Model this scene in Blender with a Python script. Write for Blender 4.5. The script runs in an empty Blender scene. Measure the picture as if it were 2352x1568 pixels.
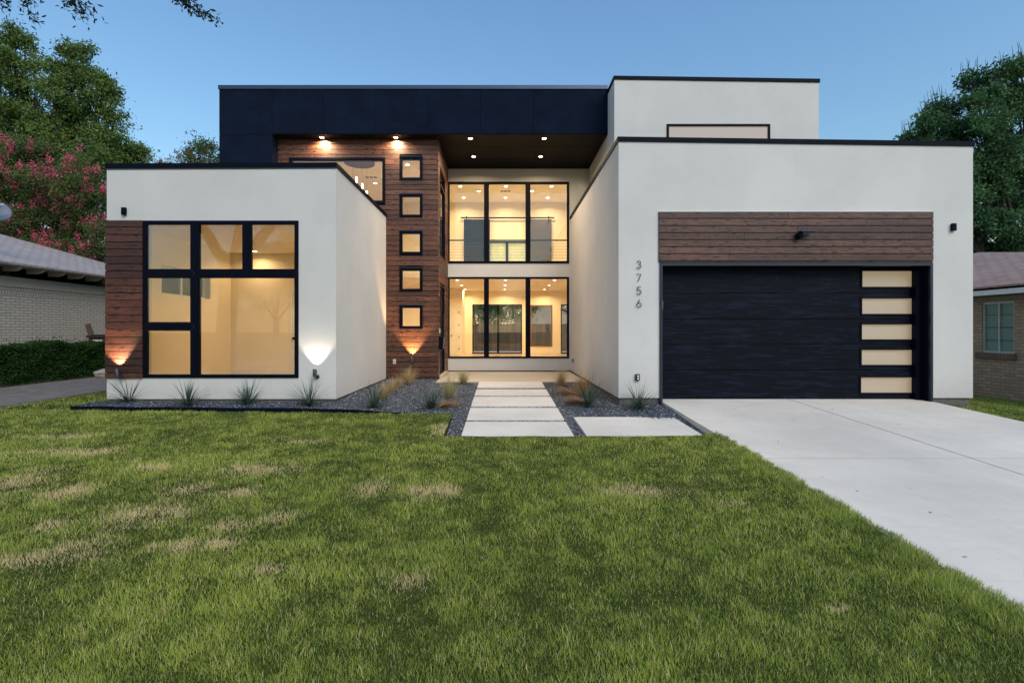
import bpy, bmesh, math, random
import numpy as np
from mathutils import Vector, Matrix
R = math.radians
random.seed(7); rng = np.random.default_rng(7)
S = bpy.context.scene
COL = S.collection

# ------------------------------------------------------------------ camera, world, sun
F = 1110.6; CX = 1151.0; CY = 760.0; CZ = 1.267        # calibrated from the facade's depth lines (units of a 2352 px wide picture)
cam_d = bpy.data.cameras.new('camera'); cam = bpy.data.objects.new('camera', cam_d); COL.objects.link(cam)
cam_d.sensor_width = 36.0; cam_d.lens = 36.0 * F / 2352.0
cam_d.shift_x = (1176 - CX) / 2352.0; cam_d.shift_y = -(784 - CY) / 2352.0
cam_d.clip_start = 0.05; cam_d.clip_end = 2000
cam.location = (0, 0, CZ); cam.rotation_euler = (R(90), 0, 0)
S.camera = cam

SUN_EL, SUN_AZ = 40.0, 150.0
W = bpy.data.worlds.new("World"); S.world = W; W.use_nodes = True
nt = W.node_tree; nt.nodes.clear()
o = nt.nodes.new('ShaderNodeOutputWorld'); bg = nt.nodes.new('ShaderNodeBackground')
sky = nt.nodes.new('ShaderNodeTexSky'); sky.sky_type = 'NISHITA'; sky.sun_disc = False
sky.sun_elevation = R(SUN_EL); sky.sun_rotation = R(SUN_AZ)
sky.air_density = 2.6; sky.dust_density = 0.4; sky.ozone_density = 10.0; sky.altitude = 1500
bg.inputs['Strength'].default_value = 0.118
nt.links.new(sky.outputs[0], bg.inputs[0]); nt.links.new(bg.outputs[0], o.inputs[0])

sd = bpy.data.lights.new('sun', 'SUN'); sun = bpy.data.objects.new('sun', sd); COL.objects.link(sun)
sd.energy = 1.7; sd.angle = R(40); sd.color = (1.0, 0.88, 0.74)
def aim(ob, d): ob.rotation_euler = Vector(d).to_track_quat('-Z', 'Y').to_euler()
aim(sun, (-math.sin(R(SUN_AZ)) * math.cos(R(SUN_EL)), -math.cos(R(SUN_AZ)) * math.cos(R(SUN_EL)), -math.sin(R(SUN_EL))))

S.view_settings.view_transform = 'Standard'; S.view_settings.look = 'None'
S.view_settings.exposure = 0.5; S.view_settings.gamma = 1.0; S.view_settings.use_curve_mapping = False
S.render.engine = 'CYCLES'
S.cycles.use_denoising = True
S.cycles.max_bounces = 7; S.cycles.diffuse_bounces = 4; S.cycles.glossy_bounces = 3
S.cycles.transparent_max_bounces = 12; S.cycles.transmission_bounces = 4
S.cycles.sample_clamp_indirect = 4.0
S.cycles.use_light_tree = True

# ------------------------------------------------------------------ helpers
def U(px, Y): return (px - CX) * Y / F
def V(py, Y): return CZ - (py - CY) * Y / F
def P(px, py, Y): return Vector((U(px, Y), Y, V(py, Y)))

def prop(o, label=None, cat=None, group=None, kind=None):
    if label: o['label'] = label
    if cat: o['category'] = cat
    if group: o['group'] = group
    if kind: o['kind'] = kind
    return o
def thing(name, label, cat, loc=(0, 0, 0), group=None):
    o = bpy.data.objects.new(name, None); COL.objects.link(o); o.location = loc
    o.empty_display_size = 0.1
    return prop(o, label, cat, group)

class MB:
    def __init__(s, off=(0, 0, 0)): s.v = []; s.f = []; s.off = Vector(off); s.smooth = []
    def add(s, vs, fs, smooth=False):
        b = len(s.v)
        s.v += [tuple(Vector(p) - s.off) for p in vs]
        s.f += [tuple(b + i for i in f) for f in fs]; s.smooth += [smooth] * len(fs)
        return s
    def box(s, x0, x1, y0, y1, z0, z1):
        if x0 > x1: x0, x1 = x1, x0
        if y0 > y1: y0, y1 = y1, y0
        if z0 > z1: z0, z1 = z1, z0
        return s.add([(x0,y0,z0),(x1,y0,z0),(x1,y1,z0),(x0,y1,z0),(x0,y0,z1),(x1,y0,z1),(x1,y1,z1),(x0,y1,z1)],
                     [(0,3,2,1),(4,5,6,7),(0,1,5,4),(1,2,6,5),(2,3,7,6),(3,0,4,7)])
    def tube(s, pts, rad, n=8, cap=True):
        pts = [Vector(p) for p in pts]; m = len(pts)
        if not hasattr(rad, '__len__'): rad = [rad] * m
        vs = []; up = Vector((0, 0, 1))
        d0 = (pts[1] - pts[0]).normalized()
        a = d0.orthogonal().normalized()
        for i in range(m):
            d = (pts[min(i + 1, m - 1)] - pts[max(i - 1, 0)]).normalized()
            a = (a - d * a.dot(d)).normalized(); b = d.cross(a)
            for k in range(n):
                t = 2 * math.pi * k / n
                vs.append(pts[i] + (a * math.cos(t) + b * math.sin(t)) * rad[i])
        fs = [(i*n+k, i*n+(k+1) % n, (i+1)*n+(k+1) % n, (i+1)*n+k) for i in range(m-1) for k in range(n)]
        s.add(vs, fs, True)
        if cap:
            s.add(vs[:n], [tuple(range(n))[::-1]]); s.add(vs[-n:], [tuple(range(n))])
        return s
    def cyl(s, c, d, r, h, n=20, r2=None):
        c = Vector(c); d = Vector(d).normalized()
        return s.tube([c, c + d * h], [r, r if r2 is None else r2], n)
    def poly(s, pts2, z0, z1):        # vertical prism from a ccw outline
        n = len(pts2)
        z = lambda q, i: q(pts2[i][0], pts2[i][1]) if callable(q) else q
        vs = [(p[0], p[1], z(z0, i)) for i, p in enumerate(pts2)] + [(p[0], p[1], z(z1, i)) for i, p in enumerate(pts2)]
        fs = [tuple(range(n))[::-1], tuple(range(n, 2*n))] + [(i, (i+1) % n, n+(i+1) % n, n+i) for i in range(n)]
        return s.add(vs, fs)
    def wall(s, axis, c0, c1, a0, a1, z0, z1, holes=(), z1b=None):
        """a wall plate with holes. axis 'x': runs along X between y=c0 and y=c1; axis 'y': runs along Y. z1b: top height at a1"""
        As = sorted({a0, a1, *[h[0] for h in holes], *[h[1] for h in holes]})
        Zs = sorted({z0, z1, *[h[2] for h in holes], *[h[3] for h in holes]})
        As = [a for a in As if a0 - 1e-6 <= a <= a1 + 1e-6]; Zs = [z for z in Zs if z0 - 1e-6 <= z <= z1 + 1e-6]
        def solid(i, j):
            if i < 0 or j < 0 or i >= len(As) - 1 or j >= len(Zs) - 1: return False
            a = (As[i] + As[i+1]) / 2; z = (Zs[j] + Zs[j+1]) / 2
            return not any(h[0] < a < h[1] and h[2] < z < h[3] for h in holes)
        def top(a, z):
            if z1b is not None and abs(z - z1) < 1e-6: return z1 + (z1b - z1) * (a - a0) / (a1 - a0)
            return z
        def pt(a, c, z): return (a, c, top(a, z)) if axis == 'x' else (c, a, top(a, z))
        def q(*ps):
            s.add(ps, [(0, 1, 2, 3)])
        for i in range(len(As) - 1):
            for j in range(len(Zs) - 1):
                if not solid(i, j): continue
                A, B, C, D = As[i], As[i+1], Zs[j], Zs[j+1]
                q(pt(A,c0,C), pt(B,c0,C), pt(B,c0,D), pt(A,c0,D))
                q(pt(B,c1,C), pt(A,c1,C), pt(A,c1,D), pt(B,c1,D))
                if not solid(i-1, j): q(pt(A,c1,C), pt(A,c0,C), pt(A,c0,D), pt(A,c1,D))
                if not solid(i+1, j): q(pt(B,c0,C), pt(B,c1,C), pt(B,c1,D), pt(B,c0,D))
                if not solid(i, j-1): q(pt(A,c1,C), pt(B,c1,C), pt(B,c0,C), pt(A,c0,C))
                if not solid(i, j+1): q(pt(A,c0,D), pt(B,c0,D), pt(B,c1,D), pt(A,c1,D))
        return s
    def build(s, name, mat, parent=None, weld=False, recalc=True, bevel=0):
        me = bpy.data.meshes.new(name); me.from_pydata(s.v, [], s.f)
        me.polygons.foreach_set('use_smooth', s.smooth)
        if recalc or weld:
            bm = bmesh.new(); bm.from_mesh(me)
            if weld: bmesh.ops.remove_doubles(bm, verts=bm.verts, dist=1e-5)
            bmesh.ops.recalc_face_normals(bm, faces=bm.faces)
            bm.to_mesh(me); bm.free()
        me.materials.append(mat)
        o = bpy.data.objects.new(name, me); COL.objects.link(o)
        if parent: o.parent = parent
        else: o.location = s.off
        if bevel:
            m = o.modifiers.new('bevel', 'BEVEL'); m.width = bevel; m.segments = 2; m.limit_method = 'ANGLE'
        return o

def mesh_np(name, verts, quads, tris, mat, parent=None, attr=None, smooth=False):
    nq, ntri = len(quads), len(tris)
    me = bpy.data.meshes.new(name)
    me.vertices.add(len(verts)); me.vertices.foreach_set('co', np.ascontiguousarray(verts, dtype=np.float32).ravel())
    me.loops.add(nq*4 + ntri*3); me.polygons.add(nq + ntri)
    li = np.concatenate([np.asarray(quads, dtype=np.int32).ravel(), np.asarray(tris, dtype=np.int32).ravel()])
    me.loops.foreach_set('vertex_index', li)
    st = np.concatenate([np.arange(nq)*4, nq*4 + np.arange(ntri)*3]).astype(np.int32)
    me.polygons.foreach_set('loop_start', st)
    me.polygons.foreach_set('loop_total', np.concatenate([np.full(nq, 4), np.full(ntri, 3)]).astype(np.int32))
    if smooth: me.polygons.foreach_set('use_smooth', np.ones(nq+ntri, dtype=bool))
    if attr is not None:
        a = me.color_attributes.new('tint', 'FLOAT_COLOR', 'POINT')
        a.data.foreach_set('color', np.ascontiguousarray(attr, dtype=np.float32).ravel())
    me.update(calc_edges=True); me.validate()
    me.materials.append(mat)
    o = bpy.data.objects.new(name, me); COL.objects.link(o)
    if parent: o.parent = parent
    return o

def ribbons(base, az, lean, length, width, droop, segs=2, twist=None):
    """curved tapering blades. all args arrays of n. returns verts, quads, tris"""
    n = len(base); segs_t = np.linspace(0, 1, segs + 1)
    h = np.stack([np.cos(az), np.sin(az), np.zeros(n)], 1)
    if twist is None: twist = np.zeros(n)
    w = np.stack([-np.sin(az + twist), np.cos(az + twist), np.zeros(n)], 1)
    V_ = []; pos = base.copy(); ang = lean.copy()
    rows = []
    for k in range(segs + 1):
        wd = width * (1 - segs_t[k] ** 1.6) * 0.5
        if k < segs:
            rows.append(np.stack([pos - w * wd[:, None], pos + w * wd[:, None]], 1))
            d = h * np.sin(ang)[:, None] + np.array([0, 0, 1.0]) * np.cos(ang)[:, None]
            pos = pos + d * (length / segs)[:, None]; ang = ang + droop / segs
        else: rows.append(pos[:, None, :])
    verts = np.concatenate(rows, 1); m = verts.shape[1]
    b = (np.arange(n) * m)[:, None]
    quads = np.concatenate([b + np.array([[2*k, 2*k+1, 2*k+3, 2*k+2]]) for k in range(segs - 1)], 0) if segs > 1 else np.zeros((0, 4), int)
    tris = b + np.array([[2*(segs-1), 2*(segs-1)+1, 2*segs]])
    return verts.reshape(-1, 3), quads, tris, m

def vnoise(x, y, scale, seed):
    g = np.random.default_rng(seed).random((256, 256))
    u = x / scale + 1000.37; v = y / scale + 1000.71
    i = np.floor(u).astype(int); j = np.floor(v).astype(int); fu = u - i; fv = v - j
    fu = fu*fu*(3-2*fu); fv = fv*fv*(3-2*fv)
    G = lambda a, b: g[a % 256, b % 256]
    return (G(i,j)*(1-fu)+G(i+1,j)*fu)*(1-fv) + (G(i,j+1)*(1-fu)+G(i+1,j+1)*fu)*fv

# ------------------------------------------------------------------ materials
class NM:
    def __init__(s, name):
        s.m = bpy.data.materials.new(name); s.m.use_nodes = True; s.t = s.m.node_tree
        s.b = s.t.nodes['Principled BSDF']; s.out = s.t.nodes['Material Output']
    def n(s, ty, **kw):
        nd = s.t.nodes.new(ty)
        for k, v in kw.items():
            if k.startswith('i_'):
                key = k[2:]; key = int(key) if key.isdigit() else key.replace('_', ' ')
                nd.inputs[key].default_value = v
            else: setattr(nd, k, v)
        return nd
    def l(s, a, b): s.t.links.new(a, b)
    def coord(s, scale=(1, 1, 1), out='Object', rot=(0, 0, 0)):
        tc = s.n('ShaderNodeTexCoord'); mp = s.n('ShaderNodeMapping')
        mp.inputs['Scale'].default_value = scale; mp.inputs['Rotation'].default_value = rot
        s.l(tc.outputs[out], mp.inputs[0]); return mp.outputs[0]
    def pos(s, scale=(1, 1, 1)):
        g = s.n('ShaderNodeNewGeometry'); mp = s.n('ShaderNodeMapping'); mp.inputs['Scale'].default_value = scale
        s.l(g.outputs['Position'], mp.inputs[0]); return mp.outputs[0]
    def noise(s, vec, scale, detail=4, rough=0.55, dist=0.0):
        nd = s.n('ShaderNodeTexNoise'); nd.inputs['Scale'].default_value = scale
        nd.inputs['Detail'].default_value = detail; nd.inputs['Roughness'].default_value = rough
        nd.inputs['Distortion'].default_value = dist
        s.l(vec, nd.inputs['Vector']); return nd.outputs['Fac']
    def ramp(s, fac, stops):
        r = s.n('ShaderNodeValToRGB'); e = r.color_ramp.elements
        while len(e) < len(stops): e.new(0.5)
        for i, (p, c) in enumerate(stops):
            e[i].position = p; e[i].color = (*c, 1) if len(c) == 3 else c
        s.l(fac, r.inputs[0]); return r.outputs[0]
    def mix(s, fac, a, b, mode='MIX'):
        m = s.n('ShaderNodeMix', data_type='RGBA', blend_type=mode)
        for sock, v in ((m.inputs[0], fac), (m.inputs[6], a), (m.inputs[7], b)):
            if hasattr(v, 'default_value') or hasattr(v, 'is_linked'): s.l(v, sock)
            elif isinstance(v, (int, float)): sock.default_value = v
            else: sock.default_value = (*v, 1)
        return m.outputs[2]
    def math(s, op, a, b=0.0, c=None):
        m = s.n('ShaderNodeMath', operation=op)
        for i, v in enumerate((a, b) if c is None else (a, b, c)):
            if hasattr(v, 'is_linked'): s.l(v, m.inputs[i])
            else: m.inputs[i].default_value = v
        return m.outputs[0]
    def bump(s, h, strength=0.3, dist=0.01):
        b = s.n('ShaderNodeBump'); b.inputs['Strength'].default_value = strength; b.inputs['Distance'].default_value = dist
        s.l(h, b.inputs['Height']); s.l(b.outputs[0], s.b.inputs['Normal'])
    def base(s, c):
        if hasattr(c, 'is_linked'): s.l(c, s.b.inputs['Base Color'])
        else: s.b.inputs['Base Color'].default_value = (*c, 1)
        return s
    def rough(s, r):
        if hasattr(r, 'is_linked'): s.l(r, s.b.inputs['Roughness'])
        else: s.b.inputs['Roughness'].default_value = r
        return s

def stucco(name, col, amt=0.09):
    M = NM(name); p = M.pos()
    a = M.noise(p, 0.7, 5, 0.6); st = M.noise(M.pos((2.2, 2.2, 0.25)), 1.0, 4, 0.65)
    c1 = tuple(x * (1 - amt) for x in col)
    c = M.mix(M.ramp(a, [(0.35, (0, 0, 0)), (0.65, (1, 1, 1))]), c1, col)
    c = M.mix(M.math('MULTIPLY', M.ramp(st, [(0.55, (0, 0, 0)), (0.85, (1, 1, 1))]), 0.25), c, tuple(x * 0.8 for x in col))
    # splash-back dirt close to the ground
    sp = M.n('ShaderNodeSeparateXYZ'); M.l(M.pos(), sp.inputs[0])
    low = M.n('ShaderNodeMapRange'); M.l(sp.outputs[2], low.inputs[0])
    low.inputs[1].default_value = 0.0; low.inputs[2].default_value = 0.5; low.inputs[3].default_value = 1; low.inputs[4].default_value = 0
    dn = M.noise(p, 9, 5, 0.7)
    c = M.mix(M.math('MULTIPLY', M.math('MULTIPLY', low.outputs[0], dn), 0.35), c, (0.33, 0.29, 0.24))
    M.base(c).rough(0.9)
    g = M.noise(p, 130, 3, 0.7); g2 = M.noise(p, 35, 3, 0.6)
    M.bump(M.math('ADD', g, g2), 0.35, 0.004); return M.m

def plain(name, col, rough=0.6, metal=0.0, var=0.12, nscale=12, bump=0.0, bscale=60, spec=None):
    M = NM(name); p = M.pos(); f = M.noise(p, nscale, 4, 0.6)
    M.base(M.mix(M.ramp(f, [(0.3, (0, 0, 0)), (0.7, (1, 1, 1))]), tuple(x * (1 - var) for x in col), tuple(min(1, x * (1 + var)) for x in col)))
    M.rough(rough); M.b.inputs['Metallic'].default_value = metal
    if spec is not None: M.b.inputs['Specular IOR Level'].default_value = spec
    if bump: M.bump(M.noise(p, bscale, 4), bump, 0.003)
    return M.m

def wood(name, dark, light, axis='x', knots=True, rough=0.55):
    M = NM(name)
    gi = M.n('ShaderNodeNewGeometry'); rp = gi.outputs['Random Per Island']
    sep = M.n('ShaderNodeSeparateXYZ'); M.l(gi.outputs['Position'], sep.inputs[0])
    L = sep.outputs[0] if axis == 'x' else sep.outputs[1]
    off = M.math('MULTIPLY', rp, 57.0)
    cb = M.n('ShaderNodeCombineXYZ')
    M.l(M.math('ADD', L, off), cb.inputs[0]); M.l(sep.outputs[2], cb.inputs[1]); M.l(off, cb.inputs[2])
    vec = cb.outputs[0]
    def mp(sc):
        m = M.n('ShaderNodeMapping'); m.inputs['Scale'].default_value = sc; M.l(vec, m.inputs[0]); return m.outputs[0]
    # knots: sparse cells along each board
    vo = M.n('ShaderNodeTexVoronoi', feature='F1', voronoi_dimensions='2D'); vo.inputs['Scale'].default_value = 1.0; vo.inputs['Randomness'].default_value = 1.0
    M.l(mp((2.6, 8.5, 1)), vo.inputs['Vector'])
    kd = vo.outputs['Distance']
    near = M.n('ShaderNodeMapRange'); M.l(kd, near.inputs[0])
    near.inputs[1].default_value = 0.0; near.inputs[2].default_value = 0.42; near.inputs[3].default_value = 1.0; near.inputs[4].default_value = 0.0
    warp = M.math('MULTIPLY', near.outputs[0], 0.9)
    gx = M.noise(mp((1.6, 26, 1)), 1.0, 3, 0.6, 0.6)
    ringin = M.math('ADD', M.math('MULTIPLY', gx, 5.5), M.math('MULTIPLY', warp, 3.0))
    rings = M.math('SINE', M.math('MULTIPLY', ringin, 6.5))
    rings = M.math('MULTIPLY_ADD', rings, 0.5, 0.5)
    fine = M.noise(mp((5, 150, 1)), 1.0, 3, 0.7)
    tone = M.math('ADD', M.math('MULTIPLY', rings, 0.6), M.math('MULTIPLY', M.ramp(fine, [(.3, (0, 0, 0)), (.7, (1, 1, 1))]), 0.4))
    c = M.mix(tone, dark, light)
    blot = M.noise(mp((1.3, 5, 1)), 1.0, 4, 0.6)
    c = M.mix(M.math('MULTIPLY', M.ramp(blot, [(0.4, (0, 0, 0)), (0.7, (1, 1, 1))]), 0.5), c, dark)
    br = M.math('MULTIPLY_ADD', rp, 0.85, 0.62)
    hs = M.n('ShaderNodeHueSaturation'); M.l(c, hs.inputs['Color']); M.l(br, hs.inputs['Value'])
    c = hs.outputs[0]
    if knots:
        k = M.ramp(kd, [(0.08, (1, 1, 1)), (0.17, (0, 0, 0))])
        c = M.mix(M.math('MULTIPLY', k, 0.85), c, (0.008, 0.004, 0.003))
    M.base(c).rough(rough); M.bump(tone, 0.25, 0.002); return M.m

def brick(name, c1, c2, mortar, plane='y', bw=0.2, bh=0.075, soldier=False, ms=0.009, bumps=0.6):
    M = NM(name); sep = M.n('ShaderNodeSeparateXYZ'); M.l(M.pos(), sep.inputs[0])
    cb = M.n('ShaderNodeCombineXYZ'); h = sep.outputs[1] if plane == 'y' else sep.outputs[0]
    M.l(h, cb.inputs[0]); M.l(sep.outputs[2], cb.inputs[1])
    b = M.n('ShaderNodeTexBrick'); M.l(cb.outputs[0], b.inputs['Vector'])
    b.inputs['Scale'].default_value = 1; b.inputs['Brick Width'].default_value = bw; b.inputs['Row Height'].default_value = bh
    b.inputs['Mortar Size'].default_value = ms; b.inputs['Mortar Smooth'].default_value = 0.3
    b.inputs['Color1'].default_value = (*c1, 1); b.inputs['Color2'].default_value = (*c2, 1); b.inputs['Mortar'].default_value = (*mortar, 1)
    n = M.noise(M.pos(), 8, 5, 0.7)
    M.base(M.mix(M.math('MULTIPLY', n, 0.45), b.outputs['Color'], tuple(x * 0.45 for x in c1))).rough(0.9)
    inv = M.math('SUBTRACT', 1.0, b.outputs['Fac'])
    M.bump(M.math('ADD', inv, M.math('MULTIPLY', M.noise(M.pos(), 70, 3), 0.3)), bumps, 0.012); return M.m

def shingle(name, c1, c2, plane='y'):
    M = NM(name); sep = M.n('ShaderNodeSeparateXYZ'); M.l(M.pos(), sep.inputs[0])
    cb = M.n('ShaderNodeCombineXYZ'); M.l(sep.outputs[1 if plane == 'y' else 0], cb.inputs[0])
    M.l(M.math('MULTIPLY', sep.outputs[2], 2.9), cb.inputs[1])
    wob = M.noise(M.pos(), 3, 3)
    M.l(M.math('MULTIPLY', wob, 0.03), cb.inputs[2])
    b = M.n('ShaderNodeTexBrick'); M.l(cb.outputs[0], b.inputs['Vector']); b.inputs['Scale'].default_value = 1
    b.inputs['Brick Width'].default_value = 0.3; b.inputs['Row Height'].default_value = 0.14; b.inputs['Mortar Size'].default_value = 0.012
    b.inputs['Color1'].default_value = (*c1, 1); b.inputs['Color2'].default_value = (*c2, 1)
    b.inputs['Mortar'].default_value = (*[x * 0.35 for x in c1], 1)
    n = M.noise(M.pos(), 5, 6, 0.75)
    M.base(M.mix(M.math('MULTIPLY', n, 0.6), b.outputs['Color'], tuple(x * 0.55 for x in c2))).rough(0.95)
    M.bump(M.math('SUBTRACT', 1.0, b.outputs['Fac']), 0.6, 0.015); return M.m

def concrete(name, col, crack=True):
    M = NM(name); p = M.pos()
    a = M.noise(p, 0.55, 6, 0.62); b = M.noise(p, 4.5, 6, 0.7); g = M.noise(p, 160, 2, 0.7)
    c = M.mix(M.ramp(a, [(0.35, (0, 0, 0)), (0.68, (1, 1, 1))]), tuple(x * 0.78 for x in col), col)
    c = M.mix(M.math('MULTIPLY', M.ramp(b, [(0.5, (0, 0, 0)), (0.75, (1, 1, 1))]), 0.42), c, tuple(x * 0.72 for x in col))
    # broom streaks and sparse stains
    st = M.noise(M.pos((1.2, 26, 1)), 1.0, 4, 0.7)
    c = M.mix(M.math('MULTIPLY', M.ramp(st, [(0.55, (0, 0, 0)), (0.8, (1, 1, 1))]), 0.22), c, tuple(x * 0.6 for x in col))
    sp = M.noise(M.pos((1.6, 3.2, 1)), 3.3, 5, 0.8)
    c = M.mix(M.math('MULTIPLY', M.ramp(sp, [(0.62, (0, 0, 0)), (0.74, (1, 1, 1))]), 0.5), c, (0.25, 0.2, 0.16))
    M.base(c).rough(0.85); M.bump(M.math('ADD', g, M.math('MULTIPLY', st, 0.8)), 0.3, 0.002); return M.m

def glass(name, ior=1.55, tint=(1, 1, 1)):
    M = NM(name); M.t.nodes.remove(M.b)
    tr = M.n('ShaderNodeBsdfTransparent'); tr.inputs[0].default_value = (*tint, 1)
    gl = M.n('ShaderNodeBsdfGlossy'); gl.inputs['Roughness'].default_value = 0.0
    fr = M.n('ShaderNodeFresnel'); fr.inputs[0].default_value = ior
    nz = M.n('ShaderNodeBump'); nz.inputs['Strength'].default_value = 0.02; nz.inputs['Distance'].default_value = 0.02
    M.l(M.noise(M.pos(), 1.4, 2), nz.inputs['Height']); M.l(nz.outputs[0], gl.inputs['Normal'])
    mx = M.n('ShaderNodeMixShader'); M.l(fr.outputs[0], mx.inputs[0]); M.l(tr.outputs[0], mx.inputs[1]); M.l(gl.outputs[0], mx.inputs[2])
    M.l(mx.outputs[0], M.out.inputs[0]); return M.m

def emit(name, col, strength, vary=0.0):
    M = NM(name); M.base((0.25, 0.24, 0.22)).rough(0.4)
    if vary:
        n = M.noise(M.pos((1, 1, 2)), 1.1, 2)
        M.l(M.mix(n, tuple(c * (1 - vary) for c in col), col), M.b.inputs['Emission Color'])
    else: M.b.inputs['Emission Color'].default_value = (*col, 1)
    M.b.inputs['Emission Strength'].default_value = strength; return M.m

def leafmat(name, c1, c2, clump=0.9, trans=0.3):
    M = NM(name); gi = M.n('ShaderNodeNewGeometry'); rp = gi.outputs['Random Per Island']
    n = M.noise(M.pos(), clump, 3, 0.6)
    f = M.math('ADD', M.math('MULTIPLY', rp, 0.55), M.math('MULTIPLY', M.ramp(n, [(0.35, (0, 0, 0)), (0.65, (1, 1, 1))]), 0.45))
    c = M.mix(f, c1, c2)
    M.base(c).rough(0.6); M.b.inputs['Specular IOR Level'].default_value = 0.1
    tl = M.n('ShaderNodeBsdfTranslucent'); M.l(c, tl.inputs[0])
    mx = M.n('ShaderNodeMixShader'); mx.inputs[0].default_value = trans
    M.l(M.b.outputs[0], mx.inputs[1]); M.l(tl.outputs[0], mx.inputs[2]); M.l(mx.outputs[0], M.out.inputs[0]); return M.m

def grassmat():
    M = NM('grass_blade'); at = M.n('ShaderNodeVertexColor'); at.layer_name = 'tint'
    sp = M.n('ShaderNodeSeparateColor'); M.l(at.outputs[0], sp.inputs[0])
    g = M.mix(sp.outputs[1], (0.040, 0.112, 0.010), (0.41, 0.52, 0.075))
    c = M.mix(sp.outputs[0], g, (0.90, 0.70, 0.40))
    M.base(c).rough(0.9); M.b.inputs['Specular IOR Level'].default_value = 0.0
    tl = M.n('ShaderNodeBsdfTranslucent'); M.l(c, tl.inputs[0])
    mx = M.n('ShaderNodeMixShader'); mx.inputs[0].default_value = 0.3
    M.l(M.b.outputs[0], mx.inputs[1]); M.l(tl.outputs[0], mx.inputs[2]); M.l(mx.outputs[0], M.out.inputs[0]); return M.m

m_stucco = stucco('white_stucco', (0.66, 0.64, 0.60))
m_trim = plain('black_metal', (0.004, 0.006, 0.013), 0.55, 0.0, 0.2, spec=0.06)
m_cap2 = plain('blue_grey_metal', (0.05, 0.07, 0.11), 0.35, 0.6, 0.1)
m_black = plain('black_stucco', (0.0035, 0.0085, 0.022), 0.9, 0.0, 0.3, 3, 0.5, 120, spec=0.12)
m_soffit = plain('black_soffit', (0.0028, 0.0022, 0.0022), 0.6, 0.0, 0.25, 3, 0.2, 60, spec=0.12)
m_frame = plain('black_frame', (0.003, 0.004, 0.010), 0.5, 0.0, 0.15, spec=0.08)
m_woodL = wood('stained_cedar', (0.022, 0.008, 0.006), (0.125, 0.044, 0.026), 'x')
m_woodM = wood('stained_cedar_tower', (0.024, 0.009, 0.005), (0.20, 0.074, 0.035), 'x')
m_woodS = wood('stained_cedar_return', (0.040, 0.014, 0.008), (0.24, 0.085, 0.040), 'y')
m_woodG = wood('weathered_cedar', (0.020, 0.0085, 0.006), (0.165, 0.070, 0.048), 'x')
m_batten = plain('dark_backing', (0.006, 0.004, 0.004), 0.9)
m_found = plain('foundation_concrete', (0.13, 0.115, 0.10), 0.95, 0, 0.3, 10, 0.5, 50)
m_glass = glass('window_glass', 1.58)
m_iw = plain('interior_paint', (0.80, 0.74, 0.62), 0.8, 0, 0.02, 2)
m_ic = plain('ceiling_paint', (0.82, 0.77, 0.68), 0.85, 0, 0.02, 2)
m_if = plain('floor_tile', (0.46, 0.36, 0.25), 0.25, 0, 0.1, 3)
m_conc = concrete('driveway_concrete', (0.82, 0.74, 0.62))
m_slab = concrete('slab_concrete', (0.76, 0.71, 0.62))
m_porch = concrete('porch_concrete', (0.62, 0.53, 0.40))
m_frost = emit('frosted_glow_glass', (0.85, 0.59, 0.30), 0.23, 0.25)  # garage panes glow by emission in place of a lit garage behind
m_frost2 = emit('frosted_dim_glow', (0.72, 0.53, 0.40), 0.20, 0.1)  # tower pane's glow is emission put into the glass itself
m_lamp = emit('lamp_lens', (1.0, 0.86, 0.62), 14.0)
m_white = plain('white_plastic', (0.75, 0.75, 0.73), 0.4, 0, 0.05)
m_dgrey = plain('dark_grey_metal', (0.06, 0.06, 0.062), 0.45, 0.5, 0.1)
m_bark = plain('bark', (0.024, 0.020, 0.016), 0.95, 0, 0.4, 14, 0.9, 25)
m_grass = grassmat()

# ------------------------------------------------------------------ ground, drive, beds
def lawn_z(x, y):
    y = np.asarray(y, dtype=float); x = np.asarray(x, dtype=float)
    z = -0.07 - 0.045 * np.clip(8.7 - y, 0, 13.0) + 0 * x
    t = np.clip((x - 2.0) / .85, 0, 1) * (x < 5) * np.clip((6.9 - y) / .5, 0, 1)
    z = z + t * t * (-0.0504 * (8.7 - np.clip(y, -4.3, 8.7)) - .004 - z)
    z = z - np.clip((x - 7.75) / 3.9, 0, 1.2) * 0.27 * np.clip((y + 2) / 6, 0, 1)
    return z
def bed_z(x, y):
    z = -0.0354 * (11.84 - y)
    l = min(max((-x - 0.9) / 2.0, 0), 1); r = min(max((x - 1.2) / 1.2, 0), 1)
    return z + 0.10 * l * l * (3 - 2 * l) * (1 if y < 9.5 else max(0, 1 - (y - 9.5) / 2.5)) * min(1, max(0, (y - 6.4) / 1.4)) + 0.06 * r * (1 if y < 9.5 else max(0, 1 - (y - 9.5) / 2.5)) * min(1, max(0, (y - 7.0) / 1.2))
def drive_z(y): return -0.0504 * (8.7 - y)
def path_z(y): return 0.03 - 0.0354 * (11.84 - y)

def sheet(name, x0, x1, y0, y1, nx, ny, zf, mat, xs=None, ys=None, keep=None):
    xs = np.linspace(x0, x1, nx) if xs is None else np.array(xs); ys = np.linspace(y0, y1, ny) if ys is None else np.array(ys)
    vs = [(x, y, float(zf(x, y))) for y in ys for x in xs]; nx = len(xs)
    fs = []
    for j in range(len(ys) - 1):
        for i in range(nx - 1):
            if keep and not keep((xs[i] + xs[i+1]) / 2, (ys[j] + ys[j+1]) / 2): continue
            fs.append((j*nx+i, j*nx+i+1, (j+1)*nx+i+1, (j+1)*nx+i))
    b = MB(); b.add(vs, fs, True); o = b.build(name, mat, recalc=False); return o

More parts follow.
